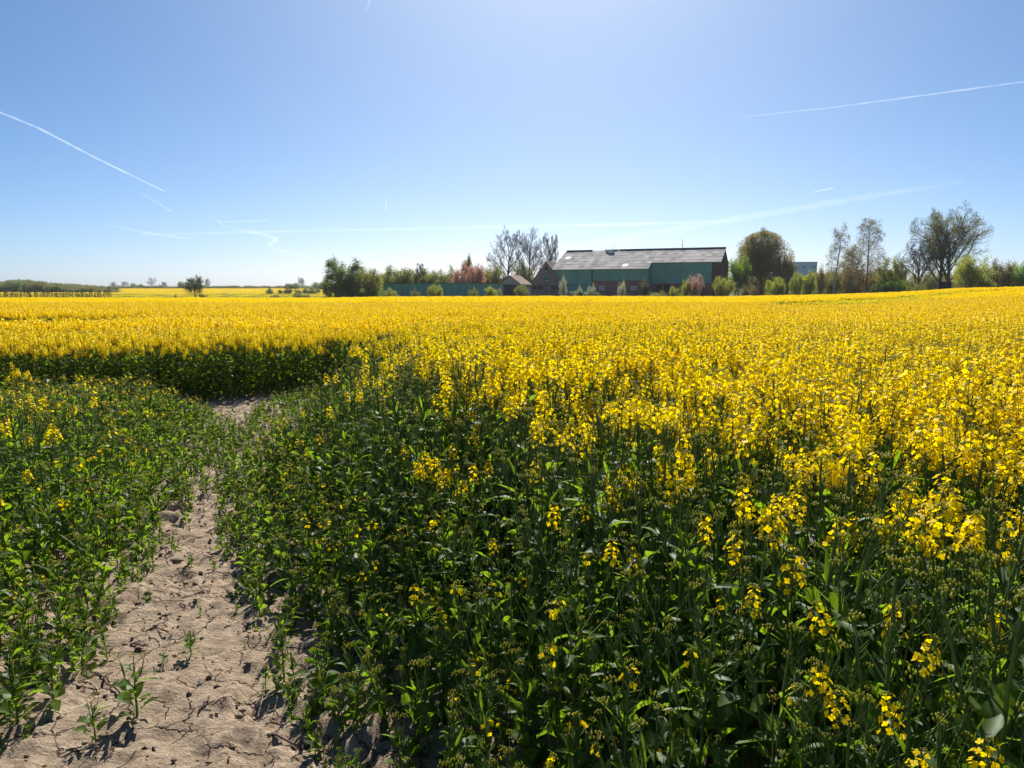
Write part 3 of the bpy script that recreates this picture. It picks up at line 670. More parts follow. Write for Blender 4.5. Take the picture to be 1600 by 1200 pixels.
# brick front of the middle part with two windows, plinth band
def wall_with_windows(x0, x1, y, z0, z1, wins, th=.3):
    m = MB(); xs = x0
    for (a, b, c, d) in wins:
        m.box(xs, a, y, y + th, z0, z1); m.box(a, b, y, y + th, z0, c); m.box(a, b, y, y + th, d, z1); xs = b
    m.box(xs, x1, y, y + th, z0, z1); return m
wins = [(9.4, 10.45, 1.95, 2.75), (15.3, 16.35, 1.95, 2.75)]
wall_with_windows(8.0, LL - .06, -prot + .05, -.4, eaveL - 2.16, wins).build('brick_wall', M_BRICK, barn)
for a, b, c, d in wins:
    f = MB(); y = -prot + .1
    f.box(a, a + .07, y, y + .08, c, d); f.box(b - .07, b, y, y + .08, c, d); f.box(a + .07, b - .07, y, y + .08, c, c + .07); f.box(a + .07, b - .07, y, y + .08, d - .07, d); f.box((a + b) / 2 - .025, (a + b) / 2 + .025, y + .01, y + .07, c + .07, d - .07)
    fr = f.build('window', M_WHITE, barn)
    for s0, s1 in ((a + .07, (a + b) / 2 - .025), ((a + b) / 2 + .025, b - .07)): MB().box(s0, s1, y + .03, y + .045, c + .07, d - .07).build('pane', M_GLASS, fr)
    MB().box(a - .08, b + .08, -prot - .06, -prot + .05, c - .08, c - .002).build('window_sill', M_GREY, barn)
# openings in the right plinth
for x0, x1 in ((LL + .9, LL + 1.9), (LL + 2.3, LL + 3.3), (LL + 3.7, LL + 4.7), (LL + 8.3, LL + 9.4)):
    MB().box(x0, x1, .05, .079, 1.2, 2.95).build('stable_opening', M_DARK, barn)
MB().box(LL + 4.75, LL + 5.0, .03, .078, 2.1, 2.45).build('wall_lamp', M_WHITE, barn)
# downpipes and gutter
for x, y, zt in ((8.05, -prot - .09, eaveL), (LL - 1.0, -prot - .09, eaveL), (LL + .12, -.1, eaveR)):
    MB().tube((x, y, -.2), (x, y, zt - .15), .055, 8).build('downpipe', M_GREEN, barn)
MB().tube((0, -prot - .2, eaveL - .1), (LL, -prot - .2, eaveL - .1), .07, 8).build('gutter', M_GREY, barn)
MB().tube((LL + .1, -.25, eaveR - .1), (L_, -.25, eaveR - .1), .07, 8).build('gutter', M_GREY, barn)
# roof: deck, rows of separate sheets, ridge caps
dk = MB()
for x0, x1, yf in ((0.15, LL, -prot - .1), (LL, L_ + .1, -.1)):
    zf = ridge + slope * (yf - 6) - .10
    dk.add([(x0, yf, zf), (x1, yf, zf), (x1, 6, ridge - .10), (x0, 6, ridge - .10), (x0, yf, zf - .06), (x1, yf, zf - .06), (x1, 6, ridge - .16), (x0, 6, ridge - .16)], [(0, 1, 2, 3), (7, 6, 5, 4), (0, 4, 5, 1), (1, 5, 6, 2), (3, 7, 4, 0)])
dk.add([(.15, 6, ridge - .1), (L_ + .1, 6, ridge - .1), (L_ + .1, 12.2, eaveR - .2), (.15, 12.2, eaveR - .2)], [(0, 1, 2, 3)])
roof = dk.build('roof', M_DARK, barn)
rrg = random.Random(9)
def sheet_mesh(w_, l_):
    nwv = 6; xs = [w_ * i / (nwv * 2) for i in range(nwv * 2 + 1)]; zs = [.035 if i % 2 else 0 for i in range(nwv * 2 + 1)]; n = len(xs)
    v = [(x, 0, z) for x, z in zip(xs, zs)] + [(x, l_, z) for x, z in zip(xs, zs)]
    v += [(x, y, z - .02) for x, y, z in v]
    f = [(i, i + 1, i + 1 + n, i + n) for i in range(n - 1)] + [(i + 2 * n, i, i + 1, i + 1 + 2 * n)[::-1] for i in range(n - 1)] + [(0, 2 * n, 3 * n, n), (n - 1, 2 * n - 1, 4 * n - 1, 3 * n - 1)]
    me = bpy.data.meshes.new('roof_sheet'); me.from_pydata(v, [], f); me.materials.append(M_ROOF); me.update(); return me
sw, sl = 1.02, 1.55
SM = sheet_mesh(sw + .02, sl + .08); ang_s = math.atan(slope)
nrow_full = math.sqrt((6 + prot + .3) ** 2 * (1 + slope ** 2)) / sl
k = 0
for x0, x1, yf in ((0.0, LL, -prot - .3), (LL, L_ + .25, -.3)):
    n = round((x1 - x0) / sw); s = (x1 - x0) / n; slen = (6 - yf) / math.cos(ang_s); nr = math.ceil(slen / sl - .15); l2 = slen / nr
    for r in range(nr):
        for c in range(n):
            yy = yf + r * l2 * math.cos(ang_s); zz = ridge + slope * (yy - 6) - .05
            px_c = (x0 + c * s) 
            o = link('roof_sheet', SM, roof, (x0 + c * s, yy + .0, zz + rrg.uniform(-.012, .014) + .018), (ang_s - .012, rrg.uniform(-.008, .008), rrg.uniform(-.012, .012)), (s / sw, l2 / sl, 1))
            fx = (x0 + c * s) / L_
            pale = (r, c) in ((2, 2), (3, 6), (0, 3), (1, 13), (4, 1)) and x1 == LL
            if pale and rrg.random() < 2:
                o.material_slots[0].link = 'OBJECT'; o.material_slots[0].material = M_FIBRE if c >= 9 or r == 4 else M_GREY
            k += 1
# lighter replaced sheets near the ridge plus raised ridge caps
for a, b, mat in ((.2, 5.4, M_ROOF_R), (8.0, 10.6, M_FIBRE), (LL - 7.6, LL, M_ROOF), (LL, L_ + .2, M_ROOF)):
    MB().prism([(a, ridge - .02), (b, ridge - .02), (b, ridge + .13), (a, ridge + .13)], 5.75, 6.25).build('ridge_cap', mat, roof)
MB().box(9.1, 10.2, 4.3, 4.9, ridge - slope * 1.7 + .10, ridge - slope * 1.1 + .16).build('skylight', M_FIBRE, roof)
MB().box(8.4, 9.6, 5.0, 5.7, ridge - slope * .9 + .06, ridge + .05).build('skylight', M_FIBRE, roof)
MB().box(0.0, .12, -prot - .3, -prot + 2.2, eaveL - .35, eaveL + .35).build('barge_board', M_WHITE, roof)
mast = thing('roof_mast', 'thin dark antenna mast standing on the ridge of the green barn', 'mast', bw(LL + 4.3, 6.2, ridge - .05), -PHI)
MB().tube((0, 0, 0), (0, 0, 1.6), .045, 8, .03).build('pole', M_DARK, mast); MB().box(-.09, .09, -.05, .05, .5, .62).build('bracket', M_DARK, mast); MB().tube((0, 0, 1.6), (0, 0, 1.75), .07, 8, .05).build('tip', M_DARK, mast)
aer = thing('roof_aerial', 'small pale aerial above the broken ridge of the barn roof', 'aerial', bw(9.6, 6.1, ridge + .12), -PHI)
MB().tube((0, 0, 0), (0, 0, .8), .02, 6).build('pole', M_METAL, aer); MB().tube((-.4, 0, .6), (.4, 0, .6), .015, 6).build('crossbar', M_METAL, aer)

# brick house with the green shutters, gable to the field
hx = -.85; hy = -prot - .35; hw = 3.35; hz = z_at(409, 134) - bz; hev = 2.95
house = thing('brick_house', 'brown brick gable house with green shutters joined to the left end of the barn', 'house', bw(hx, hy), -PHI)
def gw(x): return hz - (hz - hev) * abs(x) / hw
m = MB()
wl = [(-.42, .42, 3.1, 4.35), (-.3, .3, 5.25, 5.95)]
# gable wall of vertical strips so that the openings are real
cuts = [-hw, -2.75, -1.8, -1.55, -.6, -.42, -.3, 0, .3, .42, .95, 1.9, 2.15, 2.9, hw]
holes = [(-.3, .3, 5.2, 5.9), (-.42, .42, 3.1, 4.4), (-1.8, -.6 - .95 + .0, 0, 0)]
def strip(x0, x1, z0a, z0b, z1a, z1b):
    m.add([(x0, 0, z0a), (x1, 0, z0b), (x1, 0, z1b), (x0, 0, z1a), (x0, .3, z0a), (x1, .3, z0b), (x1, .3, z1b), (x0, .3, z1a)], [(0, 1, 2, 3), (7, 6, 5, 4), (0, 4, 5, 1), (3, 2, 6, 7), (0, 3, 7, 4), (1, 5, 6, 2)])
low = [(-2.75, -1.8), (-1.55, -.6), (.95, 1.9), (2.15, 2.9)]
for a, b in zip(cuts, cuts[1:]):
    z = -.5; segs = []
    if any(l0 <= a + 1e-6 and b <= l1 + 1e-6 for l0, l1 in low): segs.append((2.1, 2.65))
    if -.42 <= a + 1e-6 and b <= .42 + 1e-6: segs.append((3.5, 4.7))
    if -.3 <= a + 1e-6 and b <= .3 + 1e-6: segs.append((5.7, 6.35))
    for s0, s1 in segs:
        strip(a, b, z, z, s0, s0); z = s1
    strip(a, b, z, z, gw(a), gw(b))
m.build('gable_wall', M_BRICK_O, house)
for l0, l1 in low:
    wf = MB().box(l0, l1, .14, .2, 2.1, 2.17).box(l0, l1, .14, .2, 2.58, 2.65).box(l0, l0 + .06, .14, .2, 2.17, 2.58).box(l1 - .06, l1, .14, .2, 2.17, 2.58).build('window', M_SLATE, house)
    MB().box(l0 + .06, l1 - .06, .17, .185, 2.17, 2.58).build('pane', M_DARK, wf)
wf = MB().box(-.3, .3, .14, .2, 5.7, 5.77).box(-.3, .3, .14, .2, 6.28, 6.35).box(-.3, -.24, .14, .2, 5.77, 6.28).box(.24, .3, .14, .2, 5.77, 6.28).build('window', M_SLATE, house)
MB().box(-.24, .24, .17, .185, 5.77, 6.28).build('pane', M_DARK, wf)
MB().box(-hw, hw, -.05, -.002, 2.72, 2.84).build('dark_band', M_SLATE, house)
for s in (-1, 1):
    sc_ = MB().box(min(0, s * .5) + (.01 if s > 0 else 0), max(0, s * .5) - (.01 if s < 0 else 0), -.06, -.01, 3.45, 4.75).build('shutter', M_GREEN_D, house)
    for zz in (3.65, 4.5): MB().box(min(.12 * s, s * .55), max(.12 * s, s * .55), -.085, -.062, zz, zz + .07).build('hinge', M_WHITE, sc_)
hm = MB()
hm.box(-hw, -hw + .28, .3, 7.5, -.5, hev - .05); hm.box(hw - .28, hw, .3, 2.5, -.5, hev - .05); hm.build('side_wall', M_BRICK_O, house)
for s in (-1, 1):
    m = MB(); a = (0, hz + .12); b = (s * (hw + .18), hev - .12)
    m.add([(a[0], -.0, a[1]), (b[0], -.0, b[1]), (b[0], 7.5, b[1]), (a[0], 7.5, a[1]), (a[0], -.0, a[1] - .14), (b[0], -.0, b[1] - .14), (b[0], 7.5, b[1] - .14), (a[0], 7.5, a[1] - .14)], [(0, 1, 2, 3), (7, 6, 5, 4), (0, 4, 5, 1), (1, 5, 6, 2), (2, 6, 7, 3), (0, 3, 7, 4)])
    m.build('roof', M_ROOF_R, house)

# small garage
sxp = x_at(797, 122); gzs = float(ground_z(sxp, 122))
gar = thing('garage', 'small grey gabled garage with dark door and brown roof left of the brick house', 'garage', (sxp, 122, gzs), -PHI)
ga = z_at(431, 122) - gzs; ge = z_at(443.5, 122) - gzs; gwd = 2.0
MB().prism([(-gwd, -.3), (gwd, -.3), (gwd, ge), (0, ga), (-gwd, ge)], .05, .25).build('gable_wall', M_GREY, gar)
MB().box(-gwd, -gwd + .2, .25, 4.4, -.3, ge).build('side_wall', M_GREY, gar); MB().box(gwd - .2, gwd, .25, 4.4, -.3, ge).build('side_wall', M_GREY, gar)
MB().box(-gwd + .2, gwd - .2, 4.2, 4.4, -.3, ge).build('rear_wall', M_GREY, gar)
dr = MB().box(-1.25, 1.2, -.02, .045, -.2, ge - .1).build('door', M_SLATE, gar)
for k in range(5): MB().box(-1.2, 1.15, -.035, -.021, .1 + k * .48, .14 + k * .48).build('door_rib', M_SLATE, dr)
MB().box(-.05, .15, -.06, -.036, .9, 1.0).build('handle', M_METAL, dr)
for s in (-1, 1):
    m = MB(); a = (0, ga + .1); b = (s * (gwd + .2), ge - .1)
    m.add([(a[0], -.2, a[1]), (b[0], -.2, b[1]), (b[0], 4.6, b[1]), (a[0], 4.6, a[1]), (a[0], -.2, a[1] - .1), (b[0], -.2, b[1] - .1), (b[0], 4.6, b[1] - .1), (a[0], 4.6, a[1] - .1)], [(0, 1, 2, 3), (7, 6, 5, 4), (0, 4, 5, 1), (1, 5, 6, 2), (2, 6, 7, 3), (0, 3, 7, 4)])
    m.build('roof', M_ROOF_R, gar)

# long green wall of sheet panels
xa, xb = x_at(586, 127), x_at(781, 127); wz = float(ground_z((xa + xb) / 2, 127)); wt = z_at(443.2, 127) - wz
gwall = thing('green_wall', 'long low dark green sheet wall between the big shrub and the garage', 'wall', (xa, 127, wz), 0)
n = 9; s = (xb - xa) / n
for k in range(n):
    dz = -.06 if k < 3 else .02 * (k % 2)
    corrugated(k * s + .02, (k + 1) * s - .02, 0, -.2, wt + dz, .35, .04).build('wall_panel', M_GREEN, gwall)
    MB().box(k * s - .04, k * s + .06, .055, .15, -.2, wt).build('post', M_SLATE, gwall)
    MB().box(k * s + .0, (k + 1) * s - .01, -.08, .12, wt + dz + .002, wt + dz + .07).build('coping', M_SLATE, gwall)

# pale building beyond the thicket
fx_, fY = x_at(1255, 330), 330.0
fz0 = -1.0; ft = z_at(409, fY)
fb = thing('distant_building', 'pale blue flat-roofed building far behind the trees right of the barn', 'building', (fx_, fY, fz0), -.12)
fw = 5.6; fh = ft - fz0
m = wall_with_windows(-fw, fw, 0, 0, fh - .5, [(-4.6, -3.5, fh - 2.6, fh - 2.0), (-.7, .5, fh - 2.6, fh - 2.0), (3.6, 4.8, fh - 2.6, fh - 2.0)]); m.box(-fw, -fw + .3, .31, 9, 0, fh - .5); m.box(fw - .3, fw, .31, 9, 0, fh - .5); m.box(-fw + .31, fw - .31, 8.7, 9, 0, fh - .5)
m.build('wall', M_BLUE, fb)
for a, b in ((-4.6, -3.5), (-.7, .5), (3.6, 4.8)): MB().box(a, b, .12, .18, fh - 2.6, fh - 2.0).build('window', M_DARK, fb)
MB().box(-fw - .1, fw + .1, -.1, 9.1, fh - .499, fh).build('roof', M_BLUE, fb)

# dark container and small shed between the right-hand trees
cx, cY = x_at(1480, 112), 112.0; cz = float(ground_z(cx, cY)); ch = z_at(440, cY) - cz
ct = thing('container', 'dark blue container behind the trunks of the tallest tree', 'container', (cx, cY, cz), .1)
M_NAVY = plain_mat('navy_steel', (0.03, 0.04, 0.065), .6)
MB().box(-.62, .62, 0, 1.1, 0, ch).build('body', M_NAVY, ct)
for k in range(5): MB().box(-.56 + k * .25, -.44 + k * .25, -.04, -.002, .1, ch - .1).build('rib', M_NAVY, ct)
cx, cY = x_at(1559, 118), 118.0; cz = float(ground_z(cx, cY)); ch = z_at(437, cY) - cz
ct = thing('garden_shed', 'small dark shed with white roof edge under the right-hand trees', 'shed', (cx, cY, cz), 0)
MB().box(-.7, .9, 0, 1.6, 0, ch - .3).build('wall', M_NAVY, ct); MB().box(-.8, .95, -.2, 1.8, ch - .299, ch - .1).build('roof', M_WHITE, ct); MB().box(.45, .62, -.05, -.002, .2, ch - .35).build('door_post', M_WHITE, ct)
MB().box(-.2, .4, -.04, -.002, .1, ch - .5).build('door', M_DARK, ct)

# ------------------------------------------------------------------ the trees and shrubs, left to right
G1 = 'bare trees far along the horizon'
for i, (px, wd, tp, lb) in enumerate([(178, 12, 440, 'small bare tree at the right end of the far wood'), (197, 15, 439, 'low bare tree on the horizon, just left of the tallest bare one'),
        (235, 22, 433, 'tallest bare tree on the left horizon'), (258, 11, 440, 'narrow bare tree on the horizon right of the tallest bare one'),
        (324, 12, 434, 'faint slim bare tree on the horizon right of the lone green tree'), (472, 14, 432, 'faint slim bare tree above the far row of dark shrubs'), (493, 14, 440, 'hazy small bare tree left of the big shrub clump')]):
    plant_tree('bare_tree', lb, 'tree', px, 420 if px > 300 else 520, wd, tp, 'bare', seed=300 + i, bmat=M_BARK, group=G1)
for i, (px, wd, tp, Yd, mt, lb) in enumerate([(209, 9, 442, 480, L_OLIVE, 'small olive bush on the horizon beside the tallest bare tree'), (219, 13, 444, 480, L_DARK, 'dark low bush on the far horizon beside the tallest bare tree'), (248, 12, 444.5, 480, L_OLIVE, 'low olive bush on the horizon below the narrow bare tree'), (286, 18, 440, 450, L_OLIVE, 'pale olive tree on the horizon left of the lone green tree'),
        (424, 17, 449, 215, L_DARK, 'leftmost dark bush of the far row in the rear field'), (439, 9, 452, 215, L_DARK, 'smallest dark bush of the far row in the rear field'), (451, 15, 450, 215, L_DARK, 'second dark bush of the far row in the rear field'), (465, 13, 450, 215, L_OLIVE, 'olive bush in the middle of the far row in the rear field'), (486, 27, 449, 215, L_DARK, 'widest dark bush of the far row in the rear field'), (509, 10, 449, 215, L_DARK, 'last dark bush of the far row next to the big shrub clump'),
        (456, 24, 442, 400, L_DARK, 'low dark tree on the horizon behind the far row of bushes'), (500, 26, 441, 400, L_DARK, 'dark tree on the horizon just left of the big shrub clump'),
        (430, 18, 457.5, 124, L_OLIVE, 'low dry tuft at the field edge under the far bushes'), (470, 30, 457, 124, L_OLIVE, 'wide dry tuft at the field edge left of the big shrub clump'), (276, 12, 459, 124, L_OLIVE, 'tiny dry tuft at the field edge left of the lone green tree'), (317, 14, 458, 122, L_OLIVE, 'dry tuft at the foot of the lone green tree'),
        ]):
    shrub('bush', lb, 'bush', px, Yd, wd, tp, mt, i % 5, 'bushes far off on the left')
plant_tree('lone_tree', 'lone small green tree standing at the field edge on the left', 'tree', 305, 119, 36, 430, 'broad', L_DARK, seed=78, nleaf=1500, lsize=.08, bmat=M_BARK_D, gap=.55)

# the shrub clump and the garden behind the green wall
for a in [('shrub', 'tallest loose dark green shrub of the clump left of the green wall', 541, 119, 70, 406, L_DARK, 5), ('shrub', 'broad dark shrub in the middle of the big clump left of the green wall', 556, 120, 66, 418, L_DARK, 0), ('shrub', 'large yellow-green shrub right at the left end of the green wall', 574, 118, 46, 421, L_OLIVE, 1), ('shrub', 'yellow-green shrub showing between the dark clump and the wall top', 585, 121, 34, 430, L_YELL, 3),
          ('shrub', 'small bright green shrub at the left foot of the big clump', 528, 117, 26, 440, L_BRIGHT, 3), ('shrub', 'low green shrub at the right foot of the big clump', 576, 116, 36, 451, L_BRIGHT, 0), ('shrub', 'low pale green shrub at the foot of the big clump', 548, 116.5, 22, 455, L_OLIVE, 2), ('shrub', 'thin wispy shrub on the far left of the big clump', 516, 121, 26, 424, L_DARK, 4),
          ('garden_tree', 'yellow-green tree behind the left end of the green wall', 607, 139, 62, 425, L_YELL, 0), ('garden_tree', 'round dark green tree behind the left part of the green wall', 624, 137, 56, 416, L_OLIVE, 0), ('garden_tree', 'brownish tree behind the joint of the green wall', 650, 140, 58, 423, L_BROWN, 1), ('garden_tree', 'olive-brown tree behind the middle of the green wall', 677, 139, 52, 421, L_OLIVE, 3),
          ('garden_tree', 'loose dark green tree left of the pink blossom tree', 695, 141, 44, 416, L_OLIVE, 2), ('garden_tree', 'sparse tree with reddish tips just left of the pink tree', 716, 137, 24, 420, L_BLUSH, 4), ('garden_tree', 'pale olive tree low between the brown tree and the dark loose one', 664, 137, 30, 430, L_OLIVE, 1), ('garden_tree', 'dull green tree between the pink tree and the big bare trees', 762, 141, 46, 414, L_OLIVE, 0),
          ('blossom_tree', 'pink blossoming tree behind the green wall', 735, 136, 50, 410, L_PINK, 0), ('conifer', 'slim dark conifer rising behind the pink tree', 732, 142, 20, 401, L_DARK, 5),
          ('shrub', 'leftmost low shrub in front of the green wall', 606, 119, 30, 450, L_YELL, 2), ('shrub', 'small low shrub in front of the joint of the green wall', 648, 119, 18, 451, L_OLIVE, 4), ('shrub', 'tallest low shrub in front of the green wall', 680, 119, 23, 445, L_YELL, 3), ('shrub', 'low pale shrub in front of the right part of the green wall', 739, 119, 18, 449.5, L_OLIVE, 2), ('shrub', 'bushy low shrub left of the garage', 771, 118.5, 28, 448, L_YELL, 0), ('shrub', 'low olive shrub between garage and brick house', 815, 118, 24, 446, L_OLIVE, 1),
          ('shrub', 'yellow-green tree rising behind the brick house before the bare trees', 822, 148, 46, 404, L_YELL, 4), ('shrub', 'small tree behind the garage roof', 790, 146, 34, 425, L_DARK, 4),
          ('shrub', 'whitish blossoming shrub in front of the left end of the barn', 882, 120, 16, 430, L_PALE, 4), ('shrub', 'small pale shrub in front of the left green cladding', 907, 120, 10, 445, L_PALE, 4), ('shrub', 'second small pale shrub in front of the left green cladding', 924, 120, 13, 444, L_PALE, 2), ('shrub', 'white blossoming shrub in front of the red brick wall', 973, 119, 16, 439, L_PALE, 2), ('shrub', 'thin brown climber against the brick wall by the step of the barn', 1006, 124, 16, 436, L_BROWN, 4),
          ('shrub', 'low dark shrub along the foot of the brick barn wall', 915, 121, 50, 454, L_DARK, 0), ('shrub', 'low pale brush in front of the right green cladding', 1028, 117, 32, 455, L_OLIVE, 2), ('shrub', 'small yellow-green shrub left of the pinkish shrub', 1054, 116, 18, 448, L_YELL, 3), ('shrub', 'yellow-green shrub growing into the left side of the pinkish shrub', 1072, 116, 18, 437, L_YELL, 1), ('shrub', 'round pinkish-brown shrub in front of the barn', 1085, 115.5, 29, 430, L_BLUSH, 3),
          ('shrub', 'round bright yellow-green shrub at the right corner of the barn', 1131, 114, 36, 433, L_YELL, 3), ('green_tree', 'fresh green tree right behind the right gable of the barn', 1150, 136, 40, 399, L_BRIGHT, 0), ('shrub', 'greyish scrub between the barn corner and the willow', 1165, 118, 26, 446, L_BROWN, 4),
          ('shrub', 'round yellow-green shrub below the willow', 1211, 115, 32, 434, L_YELL, 3), ('shrub', 'left one of the paired tall yellow-green shrubs below the pale building', 1245, 114, 24, 427, L_YELL, 1), ('shrub', 'right one of the paired tall yellow-green shrubs below the pale building', 1260, 114.5, 26, 424, L_YELL, 0),
          ('shrub', 'brown-olive tree at the right edge of the willow', 1226, 136, 36, 398, L_BROWN, 1), ('shrub', 'slender brown tree left of the first birch', 1279, 126, 26, 412, L_BROWN, 4), ('shrub', 'rust-coloured tree between the two birches', 1328, 128, 40, 417, L_RUST, 1), ('shrub', 'olive shrub behind the trunk of the left birch', 1297, 130, 34, 424, L_OLIVE, 0), ('shrub', 'rust-brown tree right behind the right birch', 1365, 127, 34, 420, L_RUST, 2),
          ('shrub', 'olive tree between the right birch and the bare tree', 1396, 124, 46, 404, L_OLIVE, 1), ('shrub', 'low fresh green bush right of the right birch', 1382, 112, 36, 438, L_BRIGHT, 0), ('shrub', 'round green bush left of the bare tree trunk', 1403, 110, 26, 439, L_BRIGHT, 3), ('shrub', 'clipped olive bush at the foot of the bare tree', 1429, 110, 24, 444, L_OLIVE, 3), ('shrub', 'dark bush below the olive tree on the right', 1372, 111, 22, 442, L_DARK, 3),
          ('shrub', 'olive tree showing between the bare tree and the tallest tree', 1457, 124, 38, 417, L_OLIVE, 2), ('round_tree', 'dome-shaped golden olive tree right of the tallest tree', 1517, 93, 62, 400, L_YELL, 1), ('round_tree', 'brownish round tree right of the golden dome-shaped one', 1562, 99, 42, 406, L_BROWN, 0), ('round_tree', 'dark green tree at the right edge of the picture', 1596, 97, 46, 399, L_BRIGHT, 0), ('round_tree', 'dark shrub under the golden dome-shaped tree', 1541, 92, 26, 438, L_DARK, 3)]:
    nm, lb, px, Yd, wd, tp, mt, sh_ = a
    shrub(nm, lb, {'shrub': 'shrub', 'conifer': 'conifer'}.get(nm, 'tree'), px, Yd, wd, tp, mt, sh_)

plant_tree('bare_tree', 'thin bare tree poking up behind the middle of the green wall', 'tree', 654, 140, 30, 411, 'bare', seed=21)
plant_tree('bare_tree', 'large bare tree behind the garage, leftmost of the tall bare group', 'tree', 794, 150, 70, 353, 'bare', L_BROWN, seed=22, nleaf=900, lsize=.06, bmat=M_BARK_D)
plant_tree('bare_tree', 'tall bare tree directly behind the brick house gable', 'tree', 829, 152, 62, 354, 'bare', seed=28, bmat=M_BARK_D)
plant_tree('bare_tree', 'slim bare tree rising just left of the barn roof, rightmost of the bare group', 'tree', 859, 156, 36, 364, 'bare', seed=24, bmat=M_BARK)
plant_tree('willow', 'big brownish rounded willow right of the barn', 'tree', 1190, 142, 84, 359, 'willow', L_BROWN, seed=31, nleaf=46000, lsize=.11, bmat=M_BARK_D, gap=.2, fill=26000)
plant_tree('birch', 'left one of the two slender birches, nearly bare', 'tree', 1303, 120, 42, 350, 'birch', L_BROWN, seed=41, nleaf=6000, lsize=.06, bmat=M_BIRCH)
plant_tree('birch', 'right and taller one of the two slender birches', 'tree', 1352, 119, 52, 341, 'birch', L_BROWN, seed=42, nleaf=8000, lsize=.07, bmat=M_BARK)
plant_tree('brown_tree', 'small brown-leaved tree between the two birches', 'tree', 1328, 124, 40, 384, 'birch', L_BROWN, seed=43, nleaf=8000, lsize=.08, bmat=M_BARK_D)
plant_tree('bare_tree', 'spreading bare tree left of the tallest tree on the right', 'tree', 1434, 117, 66, 372, 'broad', seed=51, bmat=M_BARK_D)
plant_tree('tall_tree', 'left trunk of the tallest twin trees on the right, thin pale foliage', 'tree', 1468, 116, 66, 330, 'broad', L_OLIVE, seed=52, nleaf=4200, lsize=.09, bmat=M_BARK_D)
plant_tree('tall_tree', 'right and widest of the tallest twin trees on the right, thin pale foliage', 'tree', 1482, 117, 124, 321, 'broad', L_OLIVE, seed=58, nleaf=7000, lsize=.09, bmat=M_BARK_D)

# masses nobody can count: far wood, hedges, thicket
lib = bpy.data.collections.new('grove_library')
for k, mt in enumerate((L_DARK, L_BROWN, L_OLIVE, L_RUST)):
    g = bpy.data.objects.new('grove_%d' % k, BUSH[(0, 1, 3, 2)[k]][1].copy()); g.data.materials[-1] = mt; lib.objects.link(g)
def mass(name, label, pts, cat=None):
    P = []; S = []; R = []; I = []
    for x, y, wd, ht, k in pts: P.append((x, y, float(ground_z(x, y)) - .2)); S.append((wd, wd, ht)); R.append((0, 0, RNG.uniform(0, 6.28))); I.append(k)
    return tag(scatter(name, P, R, S, I, lib), label, cat)
pts = []
for k in range(150):
    px = RNG.uniform(-260, 150); Yd = RNG.uniform(560, 700); tp = np.interp(px, [-260, 0, 30, 60, 90, 150, 172], [439, 439, 436, 439, 442, 445, 447]) + RNG.uniform(-.5, 2.5)
    x = x_at(px, Yd); pts.append((x, Yd, RNG.uniform(9, 15), z_at(tp, Yd) - float(ground_z(x, Yd)), int(RNG.choice([0, 0, 1, 2]))))
for k in range(120):
    px = RNG.uniform(-300, 168); Yd = RNG.uniform(255, 300); tp = np.interp(px, [-300, 0, 30, 60, 90, 110, 150, 168], [439, 440, 436, 439, 442, 447, 447, 450]) + RNG.uniform(-.5, 3.5)
    x = x_at(px, Yd); pts.append((x, Yd, RNG.uniform(5, 8), z_at(tp, Yd) - float(ground_z(x, Yd)), int(RNG.choice([0, 0, 1, 1, 2]))))
mass('distant_wood', 'dark wood on the horizon at the far left', pts)
pts = []
for k in range(170):
    px = RNG.uniform(120, 640); Yd = RNG.uniform(455, 500); x = x_at(px, Yd); pts.append((x, Yd, RNG.uniform(4, 8), z_at(RNG.uniform(445.5, 448), Yd) - float(ground_z(x, Yd)), int(RNG.choice([0, 0, 1, 2]))))
mass('distant_hedge', 'low dark hedge along the horizon behind the rear field', pts)
pts = []
for k in range(130):
    px = RNG.uniform(1170, 1760); Yd = RNG.uniform(150, 200); x = x_at(px, Yd)
    tp = np.interp(px, [1170, 1240, 1290, 1400, 1600], [430, 434, 420, 422, 425]) + RNG.uniform(0, 8)
    pts.append((x, Yd, RNG.uniform(4, 8), z_at(tp, Yd) - float(ground_z(x, Yd)), int(RNG.choice([1, 2, 2, 3, 0]))))
for k in range(26):
    px = RNG.uniform(595, 790); Yd = RNG.uniform(143, 152); x = x_at(px, Yd); pts.append((x, Yd, RNG.uniform(3, 6), z_at(RNG.uniform(428, 436), Yd) - float(ground_z(x, Yd)), int(RNG.choice([1, 2, 0]))))
mass('thicket', 'brown and olive thicket behind the separate trees', pts)

# row of young trees on the left: each a thing, thin bare stems
M_SAP = plain_mat('sapling_bark', (0.045, 0.036, 0.03), .9)
saps = []
_o = ['first', 'second', 'third', 'fourth', 'fifth', 'sixth', 'seventh', 'eighth', 'ninth']; _t = ['tenth', 'eleventh', 'twelfth', 'thirteenth', 'fourteenth', 'fifteenth', 'sixteenth', 'seventeenth', 'eighteenth', 'nineteenth']
ORD = _o + _t + [b if j == 0 else a + '-' + _o[j - 1] for a, b in (('twenty', 'twentieth'), ('thirty', 'thirtieth'), ('forty', 'fortieth')) for j in range(10)]
for k in range(3):
    rng = np.random.default_rng(60 + k)
    saps.append(tree_meshes(rng, [dict(segs=5, wander=.03, trop=.02, taper=.4), dict(n=11, len=.3, ang=.6, segs=3, wander=.1, trop=.05, start=.3, rad=.6), dict(n=4, len=.5, ang=.6, segs=2, wander=.1, trop=.05, start=.2, rad=.6)], 1.0, .045, .9, 2.75, 50, .05, rmin=.022, limb_levels=1, lmat=L_BROWN, bmat=M_SAP, jitter=.1))
